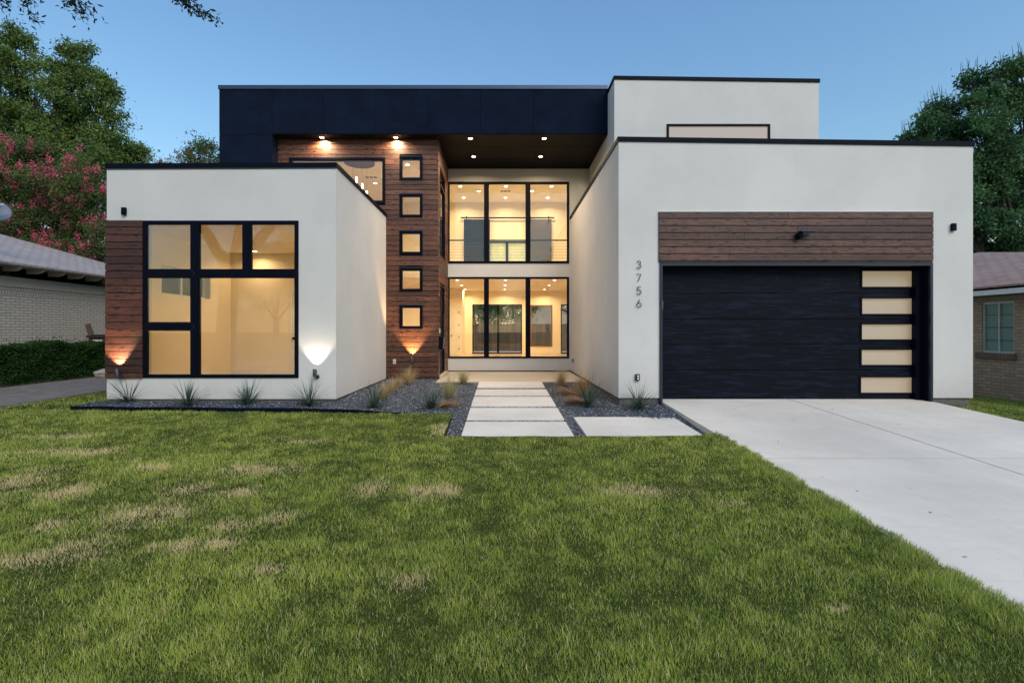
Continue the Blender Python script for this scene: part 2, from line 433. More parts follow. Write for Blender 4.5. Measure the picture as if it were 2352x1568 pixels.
M = NM('soil_and_turf'); p = M.pos(); a = M.noise(p, 1.2, 6, 0.7); b_ = M.noise(p, 30, 5, 0.7)
c = M.mix(a, (0.035, 0.062, 0.012), (0.075, 0.105, 0.024)); c = M.mix(M.math('MULTIPLY', b_, 0.6), c, (0.05, 0.035, 0.018))
M.base(c).rough(0.95); M.b.inputs['Specular IOR Level'].default_value = 0; M.bump(b_, 0.9, 0.03); m_turf = M.m
def gz(x, y):
    inner = (-13 < x < 12.3 and -6 < y < 26)
    return float(lawn_z(min(x, 11), y)) - (0.28 if inner else 0.03)
gx = [-600, -200, -60, -30, -20, -14, -13.1, -12.9, -5, 0, 5, 12.2, 12.4, 16, 25, 60, 200, 600]
gy = [-600, -200, -60, -30, -16, -6.2, -5.9, 0, 5, 9, 15, 25.9, 26.2, 40, 80, 200, 600]
prop(sheet('ground', 0, 0, 0, 0, 0, 0, gz, m_turf, gx, gy), kind='structure')

def edge_y(x):   # front edge of the planting bed left of the path
    return 8.29 + (7.99 - 8.29) * (x + 7.36) / (7.36 - 0.813)
lx = sorted(set(list(np.linspace(-8.75, 2.87, 40))))
vs = []; fs = []
def lawn_patch(pts_fn, nx, ny):
    b = len(vs)
    for j in range(ny):
        for i in range(nx):
            x, y = pts_fn(i / (nx - 1), j / (ny - 1)); vs.append((x, y, float(lawn_z(x, y))))
    for j in range(ny - 1):
        for i in range(nx - 1): fs.append((b+j*nx+i, b+j*nx+i+1, b+(j+1)*nx+i+1, b+(j+1)*nx+i))
lawn_patch(lambda u, v: (-8.75 + 10.75 * u, -5 + 11.54 * v), 12, 12)
lawn_patch(lambda u, v: (2.0 + .87 * u, -5 + 11.54 * v), 7, 16)
lawn_patch(lambda u, v: (-7.38 + (7.38 - 0.80 + (0.05 * (1 - v))) * u, 6.54 + (edge_y(-7.38 + 6.58 * u) - 0.01 - 6.54) * v), 12, 6)
lawn_patch(lambda u, v: (-8.75 + (1.37 + 0.02) * u, 6.54 + 1.75 * v), 3, 5)
lawn_patch(lambda u, v: (-8.75 + 1.66 * u, 8.29 + 14 * v), 3, 5)
b = MB(); b.add(vs, fs, True); prop(b.build('lawn', m_turf, recalc=False), kind='structure')
prop(sheet('lawn', 7.76, 12.2, -5, 16, 8, 20, lambda x, y: lawn_z(x, y) + 0.03, m_turf), kind='structure')

# neighbour's drive on the left
m_asph = plain('old_asphalt', (0.19, 0.162, 0.14), 0.95, 0, 0.3, 5, 0.5, 60)
b = MB(); b.box(-11.62, -8.77, -5, 24, -0.5, -0.045); prop(b.build('side_driveway', m_asph), kind='structure')
m_road = plain('street_asphalt', (0.055, 0.055, 0.055), 0.9, 0, 0.3, 5, 0.5, 60)
b = MB(); b.box(-150, 150, -17, -8.5, -0.9, -0.72); prop(b.build('road', m_road), kind='structure')
b = MB(); b.box(-11.95, -11.64, 6, 17, -0.3, 0.005)
o = b.build('kerb', m_found); prop(o, kind='structure')

# driveway in four pours with joints
dj = MB(); J = 0.009; x0, xm, x1, ye, yj, yn = 2.89, 5.30, 7.75, 8.93, 5.445, -5.0
for (xa, xb) in ((x0, xm - J), (xm + J, x1)):
    for (ya, yb) in ((yn, yj - J), (yj + J, ye)):
        dj.poly([(xa, ya), (xb, ya), (xb, yb), (xa, yb)], lambda x, y: drive_z(y) - 0.12, lambda x, y: drive_z(y))
o = dj.build('driveway', m_conc); prop(o, kind='structure')
b = MB(); b.poly([(x0 + .01, yn), (x1 - .01, yn), (x1 - .01, ye - .01), (x0 + .01, ye - .01)], lambda x, y: drive_z(y) - 0.11, lambda x, y: drive_z(y) - 0.004)
prop(b.build('driveway_joint', m_found), kind='structure')

# porch
b = MB(); b.box(-1.60, 2.10, 11.84, 14.74, -0.2, 0.03); prop(b.build('porch_floor', m_porch, bevel=0.01), kind='structure')

# gravel bed
M = NM('slate_chips'); vo = M.n('ShaderNodeTexVoronoi'); vo.inputs['Scale'].default_value = 42; M.l(M.pos(), vo.inputs['Vector'])
sc = M.n('ShaderNodeSeparateColor'); M.l(vo.outputs['Color'], sc.inputs[0])
c = M.ramp(sc.outputs[0], [(0.0, (0.008, 0.011, 0.018)), (0.5, (0.03, 0.042, 0.06)), (0.85, (0.09, 0.11, 0.14)), (1.0, (0.35, 0.35, 0.35))])
M.base(c).rough(0.75); M.bump(vo.outputs['Distance'], 0.8, 0.015); m_chip = M.m
M = NM('slate_chip_stone'); gi = M.n('ShaderNodeNewGeometry')
c = M.ramp(gi.outputs['Random Per Island'], [(0.0, (0.008, 0.011, 0.018)), (0.5, (0.035, 0.05, 0.072)), (0.86, (0.12, 0.145, 0.18)), (1.0, (0.55, 0.54, 0.52))])
M.base(c).rough(0.6); m_stone = M.m
def in_bed(x, y):
    if y > 8.68 and x < -2.97: return y < 8.72 and x > -7.36
    if y > 12.5 and x < -1.6: return False
    if y > 11.84 and -1.6 <= x: return False
    if x > 2.88 or y > 12.5: return False
    if x > 2.10 and y > 8.72: return False
    if x < -0.80: return y > edge_y(x)
    return y > 6.56
vs = []; fs = []
def bed_patch(fn, nx, ny):
    b = len(vs)
    for j in range(ny):
        for i in range(nx):
            x, y = fn(i / (nx - 1), j / (ny - 1)); vs.append((x, y, bed_z(x, y)))
    for j in range(ny - 1):
        for i in range(nx - 1): fs.append((b+j*nx+i, b+j*nx+i+1, b+(j+1)*nx+i+1, b+(j+1)*nx+i))
bed_patch(lambda u, v: (-7.36 + 4.38 * u, edge_y(-7.36 + 4.38 * u) + (8.75 - edge_y(-7.36 + 4.38 * u)) * v), 20, 5)
bed_patch(lambda u, v: (-2.98 + 2.18 * u, edge_y(-2.98 + 2.18 * u) + (12.52 - edge_y(-2.98 + 2.18 * u)) * v), 12, 24)
bed_patch(lambda u, v: (-0.80 + 2.92 * u, 6.57 + 5.30 * v), 14, 26)
bed_patch(lambda u, v: (2.12 + 0.765 * u, 6.57 + 2.16 * v), 5, 12)
b = MB(); b.add(vs, fs, True); prop(b.build('gravel_bed', m_chip, recalc=False), kind='structure')
# loose chips
N = 30000
xy = np.stack([rng.uniform(-7.36, 2.88, N * 3), rng.uniform(6.57, 12.5, N * 3)], 1)
xy = np.array([q for q in xy if in_bed(q[0], q[1])])[:N]
n = len(xy); z = np.array([bed_z(a, c) for a, c in xy])
tet = np.array([[1, 0, -.4], [-.5, .87, -.4], [-.5, -.87, -.4], [0, 0, .55]])
ang = rng.uniform(0, 6.28, n); s_ = rng.uniform(0.008, 0.019, n); el = rng.uniform(0.6, 1.4, n)
ca, sa = np.cos(ang), np.sin(ang)
vv = np.zeros((n, 4, 3)); tx = tet[None, :, 0] * (s_ * el)[:, None]; ty = tet[None, :, 1] * s_[:, None]
vv[:, :, 0] = xy[:, 0:1] + tx * ca[:, None] - ty * sa[:, None]; vv[:, :, 1] = xy[:, 1:2] + tx * sa[:, None] + ty * ca[:, None]
vv[:, :, 2] = z[:, None] + 0.004 + tet[None, :, 2] * s_[:, None]
tb = (np.arange(n) * 4)[:, None]
tr = np.concatenate([tb + np.array([t]) for t in ((0, 1, 3), (1, 2, 3), (2, 0, 3), (0, 2, 1))])
o = mesh_np('gravel', vv.reshape(-1, 3), np.zeros((0, 4), int), tr, m_stone); prop(o, 'loose dark slate chips covering the planting bed', 'gravel', kind='stuff')

# steel edging
e = MB()
def edge_run(a, c, dz=0.05):
    a = Vector((*a, 0)); c = Vector((*c, 0)); d = (c - a).normalized(); nrm = Vector((-d.y, d.x, 0)) * 0.008
    m = 12
    for k in range(m):
        p = a.lerp(c, k / m); q = a.lerp(c, (k + 1) / m)
        zp = max(float(lawn_z(p.x, p.y)), bed_z(p.x, p.y)) + 0.006 + 0.006 * math.sin(k * 2.1); zq = max(float(lawn_z(q.x, q.y)), bed_z(q.x, q.y)) + 0.006 + 0.006 * math.sin((k + 1) * 2.1)
        vs = [p - nrm, p + nrm, q + nrm, q - nrm]
        e.add([(w.x, w.y, (zp if i in (0, 1) else zq) - 0.16) for i, w in enumerate(vs)] + [(w.x, w.y, zp if i in (0, 1) else zq) for i, w in enumerate(vs)],
              [(0,1,2,3),(4,7,6,5),(0,4,5,1),(3,2,6,7),(0,3,7,4),(1,5,6,2)])
edge_run((-7.12, 8.75), (-7.38, 8.29)); edge_run((-7.38, 8.29), (-0.81, 7.985)); edge_run((-0.81, 7.985), (-0.755, 6.55)); edge_run((-0.755, 6.55), (2.90, 6.55))
o = e.build('garden_edging', m_trim); prop(o, 'thin black steel edging strip between lawn and gravel bed', 'garden edging')

# stepping slabs
sl = [(877.5, 889, 'farthest narrow pale concrete slab of the path, touching the porch'), (893.5, 906.5, 'second pale concrete path slab counting from the porch'),
      (910.5, 931, 'middle pale concrete path slab with a faint curved stain'), (936, 962, 'path slab just behind the nearest one, fourth from the porch'),
      (967.5, 999, 'nearest and widest looking slab of the straight path, edge on the lawn')]
def ys(py): return 1.656 / ((py - 760) / F + .0354)
for a, c, lab in sl:
    ya, yb = ys(c), ys(a)
    if a < 880: yb = 11.83
    b = MB(((-0.545 + 0.995) / 2, (ya + yb) / 2, 0)); b.poly([(-0.545, ya), (0.995, ya), (0.995, yb), (-0.545, yb)], lambda x, y: path_z(y) - 0.09, lambda x, y: path_z(y))
    o = b.build('paving_slab', m_slab, bevel=0.008); prop(o, lab, 'paving slab', 'concrete slabs of the entry path')
b = MB((1.9, 7.1, 0)); b.poly([(1.16, 6.60), (2.76, 6.60), (2.76, 7.76), (1.16, 7.76)], lambda x, y: path_z(y) - 0.09, lambda x, y: path_z(y) + .005)
prop(b.build('paving_slab', m_slab, bevel=0.008), 'separate wide concrete slab lying between the path and the driveway', 'paving slab', 'concrete slabs of the entry path')

# ------------------------------------------------------------------ the modern house
YF, YW, YB, YR, YT = 8.70, 12.50, 12.16, 14.75, 11.46
ZS = 6.207
XL0, XL1 = -7.095, -2.970
XW = -1.64; XG = 2.114; XG1 = 8.49; XT = 2.683; XT1 = 7.53
house = thing('modern_house', 'two storey white stucco and black house with stained wood cladding and lit windows', 'house', (0, YF, 0))
HO = (0, YF, 0)
def hb(): return MB(HO)
def part(b, name, mat, parent=house, **k):
    return b.build(name, mat, parent, **k)

# left wing
wz0, wz1 = V(377.5, YF) - .075, V(375, YF) - .075
win = (U(330, YF), U(686, YF), V(867.5, YF), V(507, YF))
b = hb(); b.wall('x', YF, YF + 0.2, XL0, XL1, 0.045, wz0, [win], wz1)
part(b, 'stucco_wall', m_stucco)
sw = (9.80, 11.45, 2.02, 2.60)
b = hb(); b.wall('y', XL0 + 0.001, XL0 + 0.2, YF + 0.2, YW, 0.045, wz0, [sw]); part(b, 'stucco_wall', m_stucco)
b = hb(); b.wall('y', XL1 - 0.2, XL1 - 0.001, YF + 0.2, YW, 0.045, wz1); part(b, 'stucco_wall', m_stucco)
b = hb(); b.box(XL0 + .03, XL1 - .03, YF + .03, YW, -0.4, 0.044); part(b, 'foundation', m_found)
b = hb(); b.box(XL0 + 0.21, XL1 - 0.21, YF + 0.21, YW, 3.26, 3.9); part(b, 'flat_roof', m_ic)
def capband(x0, x1, y0, y1, z, zb=None, h=0.085, mat=m_trim, t=0.24, o_=0.02, left=True, right=True, back=False, par=house):
    b = hb(); zb = z if zb is None else zb
    f = lambda x: z + (zb - z) * (x - x0) / (x1 - x0)
    b.poly([(x0 - o_, y0 - o_), (x1 + o_, y0 - o_), (x1 + o_, y0 + t), (x0 - o_, y0 + t)], lambda x, y: f(x), lambda x, y: f(x) + h)
    if left: b.poly([(x0 - o_, y0 + t + .002), (x0 + t, y0 + t + .002), (x0 + t, y1), (x0 - o_, y1)], z, z + h)
    if right: b.poly([(x1 - t, y0 + t + .002), (x1 + o_, y0 + t + .002), (x1 + o_, y1), (x1 - t, y1)], zb, zb + h)
    return part(b, 'parapet_cap', mat)
capband(XL0, XL1, YF, YW, wz0, wz1)
# grey drip strip under the wing's cap
b = hb(); b.poly([(XL0 - .012, YF - .012), (XL1 + .012, YF - .012), (XL1 + .012, YF - .001), (XL0 - .012, YF - .001)], lambda x, y: wz0 + (wz1 - wz0) * (x - XL0) / (XL1 - XL0) - .022, lambda x, y: wz0 + (wz1 - wz0) * (x - XL0) / (XL1 - XL0) - .001)
part(b, 'drip_edge', m_dgrey)

def boards(x0, x1, z0, z1, yf, mat, holes=(), pitch=0.1305, gap=0.0125, th=0.022, name='wood_cladding', breaks=(), parent=house, axis='x', back=True, seed=0):
    b = hb(); r = random.Random(seed)
    k = 0; z = z1
    while z > z0 + 0.01:
        zb = max(z - pitch + gap, z0)
        segs = [(x0, x1)]
        for h in holes:
            if h[2] < (z + zb) / 2 < h[3]:
                ns = []
                for s0, s1 in segs:
                    if h[1] <= s0 or h[0] >= s1: ns.append((s0, s1)); continue
                    if h[0] > s0: ns.append((s0, h[0]))
                    if h[1] < s1: ns.append((h[1], s1))
                segs = ns
        if x1 - x0 > 2.2:
            cut = x0 + (x1 - x0) * r.uniform(0.2, 0.8); ns = []
            for s0, s1 in segs:
                if s0 + .2 < cut < s1 - .2: ns += [(s0, cut - .0015), (cut + .0015, s1)]
                else: ns.append((s0, s1))
            segs = ns
        jit = r.uniform(0, 0.002)
        for s0, s1 in segs:
            if axis == 'x': b.box(s0, s1, yf - th - jit, yf - 0.002, zb, z)
            else: b.box(yf + 0.002, yf + th + jit, s0, s1, zb, z)
        z -= pitch
    return part(b, name, mat, parent, bevel=0.0025)
# dark membrane behind boards
b = hb(); b.wall('x', YF - .006, YF - .001, XL0, win[0], V(868, YF), V(507, YF)); part(b, 'cladding_backing', m_batten)
boards(XL0 - .004, win[0] - .002, V(868, YF), V(507, YF), YF - .006, m_woodL, th=.028, seed=3)

def pane_mesh(b, x0, x1, z0, z1, y, t=0.006): b.box(x0, x1, y, y + t, z0, z1)
def window(label, outer, y, panes, depth=0.05, mat=m_frame, gmat=m_glass, proud=0.02, name='window', parent=house, frost=None, glaze=True):
    """frame = outer rectangle minus the pane rectangles; y = wall face"""
    b = hb(); b.wall('x', y - proud, y + depth, outer[0], outer[1], outer[2], outer[3], panes)
    w = part(b, name, mat, parent, weld=True, bevel=0.003)
    for (a0, a1, c0, c1) in panes:
        g = hb(); pane_mesh(g, a0 - .004, a1 + .004, c0 - .004, c1 + .004, y - proud + .022)
        part(g, 'pane', gmat, w)
        # slim glazing bead round each pane
        g = hb(); t = 0.012
        g.wall('x', y - proud + .008, y - proud + .021, a0 + .001, a1 - .001, c0 + .001, c1 - .001, [(a0 + t, a1 - t, c0 + t, c1 - t)])
        if glaze: part(g, 'glazing_bead', mat, w)
    return w
def rect(px0, px1, py0, py1, Y): return (U(px0, Y), U(px1, Y), V(py1, Y), V(py0, Y))
xa, xb_, xc, xd, xe, xf = 336.6, 439.3, 457, 558.6, 576.3, 678.3
pn = [rect(xa, xb_, 515, 619.5, YF), rect(xc, xd, 515, 619.5, YF), rect(xe, xf, 515, 619.5, YF),
      rect(xa, xb_, 637.5, 740.7, YF), rect(xa, xb_, 758.4, 860.8, YF), rect(xc, xf, 637.5, 860.8, YF)]
window('', win, YF, pn, 0.07)
# mitred aluminium corner lines
b = hb()
for (px, py, dx, dy) in ((439.3, 628.5, 17.7, 0), (678.3, 628.5, 7, 0), (439.3, 749.5, 9, 0), (448, 861, 0, 6)):
    for s1 in (-1, 1):
        p0 = P(px, py - 8 * s1 if dy == 0 else py, YF - .024); p1 = P(px + 8, py, YF - .024)
        b = hb(); b.tube([p0, p1], 0.0022, 4); part(b, 'frame_joint', m_dgrey)

# interior of the left room
b = hb(); b.wall('x', 12.34, 12.49, XL0 + .2, XL1 - .2, 0.15, 3.24); part(b, 'interior_wall', m_iw)
b = hb(); b.box(XL0 + .2, XL1 - .2, YF + .21, 12.49, 0.05, 0.15); part(b, 'interior_floor', m_if)
b = hb(); b.box(XL0 + .2, XL1 - .2, YF + .21, 12.33, 3.24, 3.255); part(b, 'interior_ceiling', m_ic)
b = hb(); b.box(XL0 + .205, XL0 + .215, YF + .21, 12.33, 0.15, 3.24)   # lining, with the high window cut by its frame
b = hb(); b.wall('y', XL0 + .201, XL0 + .213, YF + .21, 12.33, 0.151, 3.239, [sw]); part(b, 'interior_wall', m_iw)
b = hb(); b.wall('y', XL1 - .213, XL1 - .201, YF + .21, 12.33, 0.151, 3.239); part(b, 'interior_wall', m_iw)
b = hb(); b.wall('y', XL0 + .03, XL0 + .08, sw[0], sw[1], sw[2], sw[3], [(sw[0] + .04, 10.60, sw[2] + .04, sw[3] - .04), (10.64, sw[1] - .04, sw[2] + .04, sw[3] - .04)])
w = part(b, 'window', m_white)
g = hb(); g.box(XL0 + .05, XL0 + .056, sw[0] + .03, sw[1] - .03, sw[2] + .03, sw[3] - .03); part(g, 'pane', m_glass, w)
b = hb(); b.box(XL0 + .215, -5.42, 12.32, 12.339, .15, .27); b.box(XL0 + .214, XL0 + .228, YF + .25, 12.31, .15, .27); part(b, 'baseboard', m_white)
xd0 = U(666, 12.34)
b = hb(); b.wall('x', 12.315, 12.339, xd0, xd0 + 1.0, .15, 2.35, [(xd0 + .08, xd0 + .92, .15, 2.27)]); d_ = part(b, 'interior_door', m_white)
b = hb(); b.box(xd0 + .085, xd0 + .915, 12.325, 12.338, .16, 2.265); dl = part(b, 'door_leaf', m_white, d_)
b = hb(); b.cyl((U(674, 12.3), 12.32, V(777, 12.3)), (0, -1, 0), 0.03, 0.05); part(b, 'door_knob', m_trim, d_)

# wood clad stair tower wall
smalls = [rect(918, 971, a, a + 54, YW) for a in (361, 446, 531, 616, 701)]
big = rect(665, 885.5, 363, 468.5, YW)
b = hb(); b.wall('x', YW, YW + .15, -7.09, XW, 0.06, ZS, smalls + [big]); part(b, 'framed_wall', m_batten)
b = hb(); b.wall('x', YW + .151, YW + .162, -6.93, XW - .16, 0.15, 6.08, smalls + [big]); part(b, 'interior_wall', m_iw)
boards(-5.76, XW + .02, 0.06, ZS - .003, YW, m_woodM, smalls + [big], seed=5)
window('', big, YW - .02, [(big[0] + .065, big[1] - .065, big[2] + .065, big[3] - .065)], .12)
for i, s0 in enumerate(smalls):
    t = .062; window('', s0, YW - .02, [(s0[0] + t, s0[1] - t, s0[2] + t, s0[3] - t)], .12)
    b = hb(); b.box(s0[0] - .005, s0[1] + .005, YW - .055, YW - .042, s0[3] + .002, s0[3] + .012); part(b, 'window_flashing', m_cap2)
b = hb(); b.box(-2.95, XW - .02, YW + .02, YR, -.3, .058); part(b, 'foundation', m_found)

# return wall with front door and tall side window
door_h = (12.86, 13.78, 0.12, 2.50); sidew = (12.78, 13.92, 3.28, 5.62)
b = hb(); b.wall('y', XW - .15, XW, YW + .155, YR, 0.06, ZS, [door_h, sidew]); part(b, 'framed_wall', m_batten)
b = hb(); b.wall('y', XW - .162, XW - .151, YW + .165, YR, 0.15, 6.08, [door_h, sidew]); part(b, 'interior_wall', m_iw)
boards(YW - .0, YR - .002, 0.06, ZS - .003, XW, m_woodS, [door_h, sidew], axis='y', seed=9)
b = hb(); b.wall('y', XW - .06, XW + .03, *sidew, [(sidew[0] + .05, sidew[1] - .05, sidew[2] + .05, 5.15), (sidew[0] + .05, sidew[1] - .05, 5.2, sidew[3] - .05)])
w = part(b, 'window', m_frame)
for (c0, c1) in ((sidew[2] + .046, 5.154), (5.196, sidew[3] - .046)):
    g = hb(); g.box(XW - .02, XW - .014, sidew[0] + .046, sidew[1] - .046, c0, c1); part(g, 'pane', m_glass, w)
b = hb(); b.wall('y', XW - .08, XW + .028, *door_h, [(door_h[0] + .04, door_h[1] - .04, .16, door_h[3] - .04)]); fd = part(b, 'front_door', m_frame)
b = hb(); b.box(XW - .06, XW - .015, door_h[0] + .041, door_h[1] - .041, .161, door_h[3] - .041); part(b, 'door_leaf', m_frame, fd)
b = hb(); b.tube([(XW + .03, 13.62, .75), (XW + .03, 13.62, 1.75)], .012, 8); b.box(XW - .01, XW + .03, 13.61, 13.63, .85, .87); b.box(XW - .01, XW + .03, 13.61, 13.63, 1.63, 1.65); part(b, 'handle', m_dgrey, fd)
b = hb(); b.box(XW + .026, XW + .12, YW + .15, 13.9, .031, .115); part(b, 'door_step', m_porch)

# glass wall of the recess
up = rect(1025.5, 1307, 418, 605, YR); lo = rect(1025.5, 1307, 636, 822.5, YR)
up = (XW + .03, *up[1:]); lo = (XW + .03, *lo[1:])
b = hb(); b.wall('x', YR, YR + .15, XW, XT, .065, ZS, [up, lo]); part(b, 'stucco_wall', m_stucco)
b = hb(); b.box(XW, XT, YR + .02, YR + .14, -.2, .064); part(b, 'foundation', m_found)
def three(o3, y0, y1):
    return [(o3[0] + .03, U(1112.5, YR), V(y1, YR), V(y0, YR)), (U(1122.2, YR), U(1207.8, YR), V(y1, YR), V(y0, YR)), (U(1217.5, YR), U(1303, YR), V(y1, YR), V(y0, YR))]
window('', up, YR, three(up, 421.5, 600.8), .12); window('', lo, YR, three(lo, 640, 819), .12)

# garage block
gz0, gz1 = V(316, YF) - .075, V(327, YF) - .075
gop = rect(1515, 2140, 603.5, 924, YF)
b = hb(); b.wall('x', YF, YF + .3, XG, XG1, V(913.5, YF), gz0, [(gop[0], gop[1], -1, gop[3])], gz1)
for f in (): pass
part(b, 'stucco_wall', m_stucco)
b = hb(); b.wall('y', XG + .001, XG + .2, YF + .3, YR, V(913.5, YF), gz0); part(b, 'stucco_wall', m_stucco)
b = hb(); b.wall('y', XG1 - .2, XG1 - .001, YF + .3, 24, V(913.5, YF), gz1); part(b, 'stucco_wall', m_stucco)
b = hb(); b.box(XG + .025, gop[0] - .001, YF + .03, YR, -.4, V(913.5, YF) - .001); part(b, 'foundation', m_found)
b = hb(); b.box(gop[1] + .001, XG1 - .03, YF + .03, 24, -.6, V(913.5, YF) - .001); part(b, 'foundation', m_found)
b = hb(); b.box(XG + .2, XG1 - .2, YF + .3, 16, 4.0, 4.3); part(b, 'flat_roof', m_dgrey)
capband(XG, XG1, YF, YR, gz0, gz1, t=.32)
# boards above the garage door and thin white flashing
bp = rect(1512.5, 2141, 487.5, 603.3, YF)
b = hb(); b.wall('x', YF - .006, YF - .001, *bp[:2], bp[2], bp[3]); part(b, 'cladding_backing', m_batten)
boards(bp[0], bp[1], bp[2] + .01, bp[3], YF - .006, m_woodG, pitch=.1262, seed=11)
b = hb(); b.box(bp[0], bp[1], YF - .036, YF - .001, bp[3] + .001, bp[3] + .009); part(b, 'flashing', m_white)
# garage door
YG = YF + .24
b = hb(); b.wall('x', YF - .03, YF + .02, gop[0], gop[1], -.005, gop[3], [(gop[0] + .045, gop[1] - .045, -1, gop[3] - .055)])
part(b, 'door_frame', plain('blue_black_trim', (0.012, 0.02, 0.034), .35, 0, .1))
b = hb(); b.box(gop[0] - .0, gop[0] + .06, YF + .021, YG - .001, -.005, gop[3] - .001); b.box(gop[1] - .06, gop[1], YF + .021, YG - .001, -.005, gop[3] - .001); b.box(gop[0] + .06, gop[1] - .06, YF + .021, YG - .001, gop[3] - .05, gop[3] - .001)
b.box(gop[1] - .16, gop[1] - .061, YG - .10, YG - .002, -.004, gop[3] - .051)
part(b, 'door_jamb', m_frame)
M = NM('garage_door_black'); p = M.pos((1.6, 1, 12)); n1 = M.noise(p, 1.2, 4, 0.65, 0.8)
n2 = M.noise(M.pos((3, 1, 60)), 1.5, 4, .7)
bt = M.n('ShaderNodeTexBrick'); sp = M.n('ShaderNodeSeparateXYZ'); M.l(M.pos(), sp.inputs[0]); cb = M.n('ShaderNodeCombineXYZ')
M.l(sp.outputs[0], cb.inputs[0]); M.l(sp.outputs[2], cb.inputs[1]); M.l(cb.outputs[0], bt.inputs['Vector'])
bt.inputs['Scale'].default_value = 1; bt.inputs['Brick Width'].default_value = .62; bt.inputs['Row Height'].default_value = .051
bt.inputs['Mortar Size'].default_value = .0; bt.inputs['Color1'].default_value = (0, 0, 0, 1); bt.inputs['Color2'].default_value = (1, 1, 1, 1)
M.base(M.mix(M.ramp(n1, [(.50, (0, 0, 0)), (.66, (1, 1, 1))]), (0.0012, 0.0028, 0.0075), (0.0065, 0.012, 0.025))).rough(0.5); M.b.inputs['Specular IOR Level'].default_value = 0.12
M.bump(M.math('ADD', M.math('MULTIPLY', n1, 1.2), M.math('ADD', M.math('MULTIPLY', n2, .5), M.math('MULTIPLY', bt.outputs['Color'], .12))), 0.5, 0.006); m_gd = M.m
gw = [rect(1979.5, 2099.5, 622, 659, YG), rect(1979, 2099.5, 685, 721, YG), rect(1978.5, 2099, 744.5, 779.5, YG), rect(1978, 2098, 803, 838, YG), rect(1976.5, 2096, 866, 902, YG)]
seams = [V(917.5, YG), V(850, YG), V(791, YG), V(733, YG), V(673.8, YG), V(607, YG)]
dr0, dr1 = gop[0] + .06, U(2110, YG)
gd = None
for k in range(5):
    w0 = gw[4 - k]; b = hb(); b.wall('x', YG, YG + .05, dr0, dr1, seams[k] + .005, seams[k+1] - .004, [w0])
    o = part(b, 'garage_door' if k == 0 else 'door_section', m_gd, house if k == 0 else gd, weld=True, bevel=.004)
    if k == 0: gd = o
    g = hb(); g.wall('x', YG - .014, YG + .02, w0[0] - .03, w0[1] + .03, w0[2] - .03, w0[3] + .03, [(w0[0] + .004, w0[1] - .004, w0[2] + .004, w0[3] - .004)])
    part(g, 'window_frame', m_frame, gd, weld=True, bevel=.003)
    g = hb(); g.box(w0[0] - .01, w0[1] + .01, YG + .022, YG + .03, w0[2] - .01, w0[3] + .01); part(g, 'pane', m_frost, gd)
b = hb(); b.box(dr0, dr1, YG - .02, YG + .04, V(921, YG), V(917.6, YG)); part(b, 'bottom_seal', m_dgrey, gd)
b = hb(); b.box(U(1518, YG), U(1521.5, YG), YG - .02, YG - .001, V(711, YG), V(690, YG)); part(b, 'reflector_strip', m_white, gd)
b = hb(); b.box(gop[0] + .07, gop[1] - .07, YF + .35, YF + .4, -.1, gop[3] + .1); part(b, 'garage_lining', m_batten)

# upper right tower
tz0, tz1 = V(175, YT) - .085, V(182, YT) - .085
tw = rect(1531, 1768.5, 285.5, 360, YT)
b = hb(); b.wall('x', YT, YT + .2, XT, XT1, 4.3, tz0, [tw], tz1); part(b, 'stucco_wall', m_stucco)
b = hb(); b.wall('y', XT + .001, XT + .2, YT + .2, 18.4, 4.3, tz0); b2 = part(b, 'stucco_wall', m_stucco)
b = hb(); b.wall('y', XT1 - .2, XT1 - .001, YT + .2, 18.4, 4.3, tz1); part(b, 'stucco_wall', m_stucco)
b = hb(); b.box(XT + .2, XT1 - .2, YT + .2, 18.4, 6.8, 7.0); part(b, 'flat_roof', m_dgrey)
capband(XT, XT1, YT, 18.4, tz0, tz1)
t = .055; window('', tw, YT, [(tw[0] + t, tw[1] - t, tw[2] + t, tw[3] - t)], .1, gmat=m_frost2, glaze=False)
b = hb(); b.box(XT1 + .002, XT1 + .05, YT + .3, YT + .5, V(254, YT), V(232, YT)); part(b, 'vent_cover', m_dgrey)

# black upper volume
bz0, bz1 = V(196, YB) - .1, V(194.5, YB) - .1
seam = [503, 620.5, 742, 862, 983, 1104, 1225, None]
b = hb(); g_ = .004
xs = [U(s_, YB) if s_ else XT - .002 for s_ in seam]
xs[0] = -7.09; xs[1] = -5.76
for i in range(len(xs) - 1): b.box(xs[i] + (g_ if i else 0), xs[i+1] - (g_ if i < len(xs) - 2 else 0), YB, YB + .02, ZS + .004, bz0)
b.box(-7.09, -5.765, YB, YB + .02, 3.9, ZS - .004)
part(b, 'stucco_panel', m_black, bevel=.002)
b = hb(); b.box(-7.085, XT - .003, YB + .021, 18.4, ZS + .02, bz0 - .02); b.box(-7.085, -5.76, YB + .021, YW - .001, 3.9, ZS - .001)
part(b, 'upper_volume', m_black)
b = hb(); b.box(-7.11, XT - .003, YB - .02, 18.4, bz0 + .0, bz0 + .095); part(b, 'parapet_cap', m_cap2)
# soffit boards with seams
b = hb(); yy = [YB, 12.98, 13.87, YR]
xx = [-5.755, -3.2, -.79, U(1169, 12.98), XT - .003]
xx = [-5.755, XW - .01, .23, XT - .003]
for i in range(3):
    for j in range(3):
        if i == 0 and j > 0: continue
        y1_ = yy[j+1] if i else YW - .003
        b.box(xx[i] + .003, xx[i+1] - .003, yy[j] + (.003 if j else 0), y1_ - .003, ZS, ZS + .018)
part(b, 'soffit', m_soffit, bevel=.002)
b = hb(); b.box(-7.09, -6.94, YW + .151, 24.05, 0, ZS); part(b, 'side_wall', m_black)

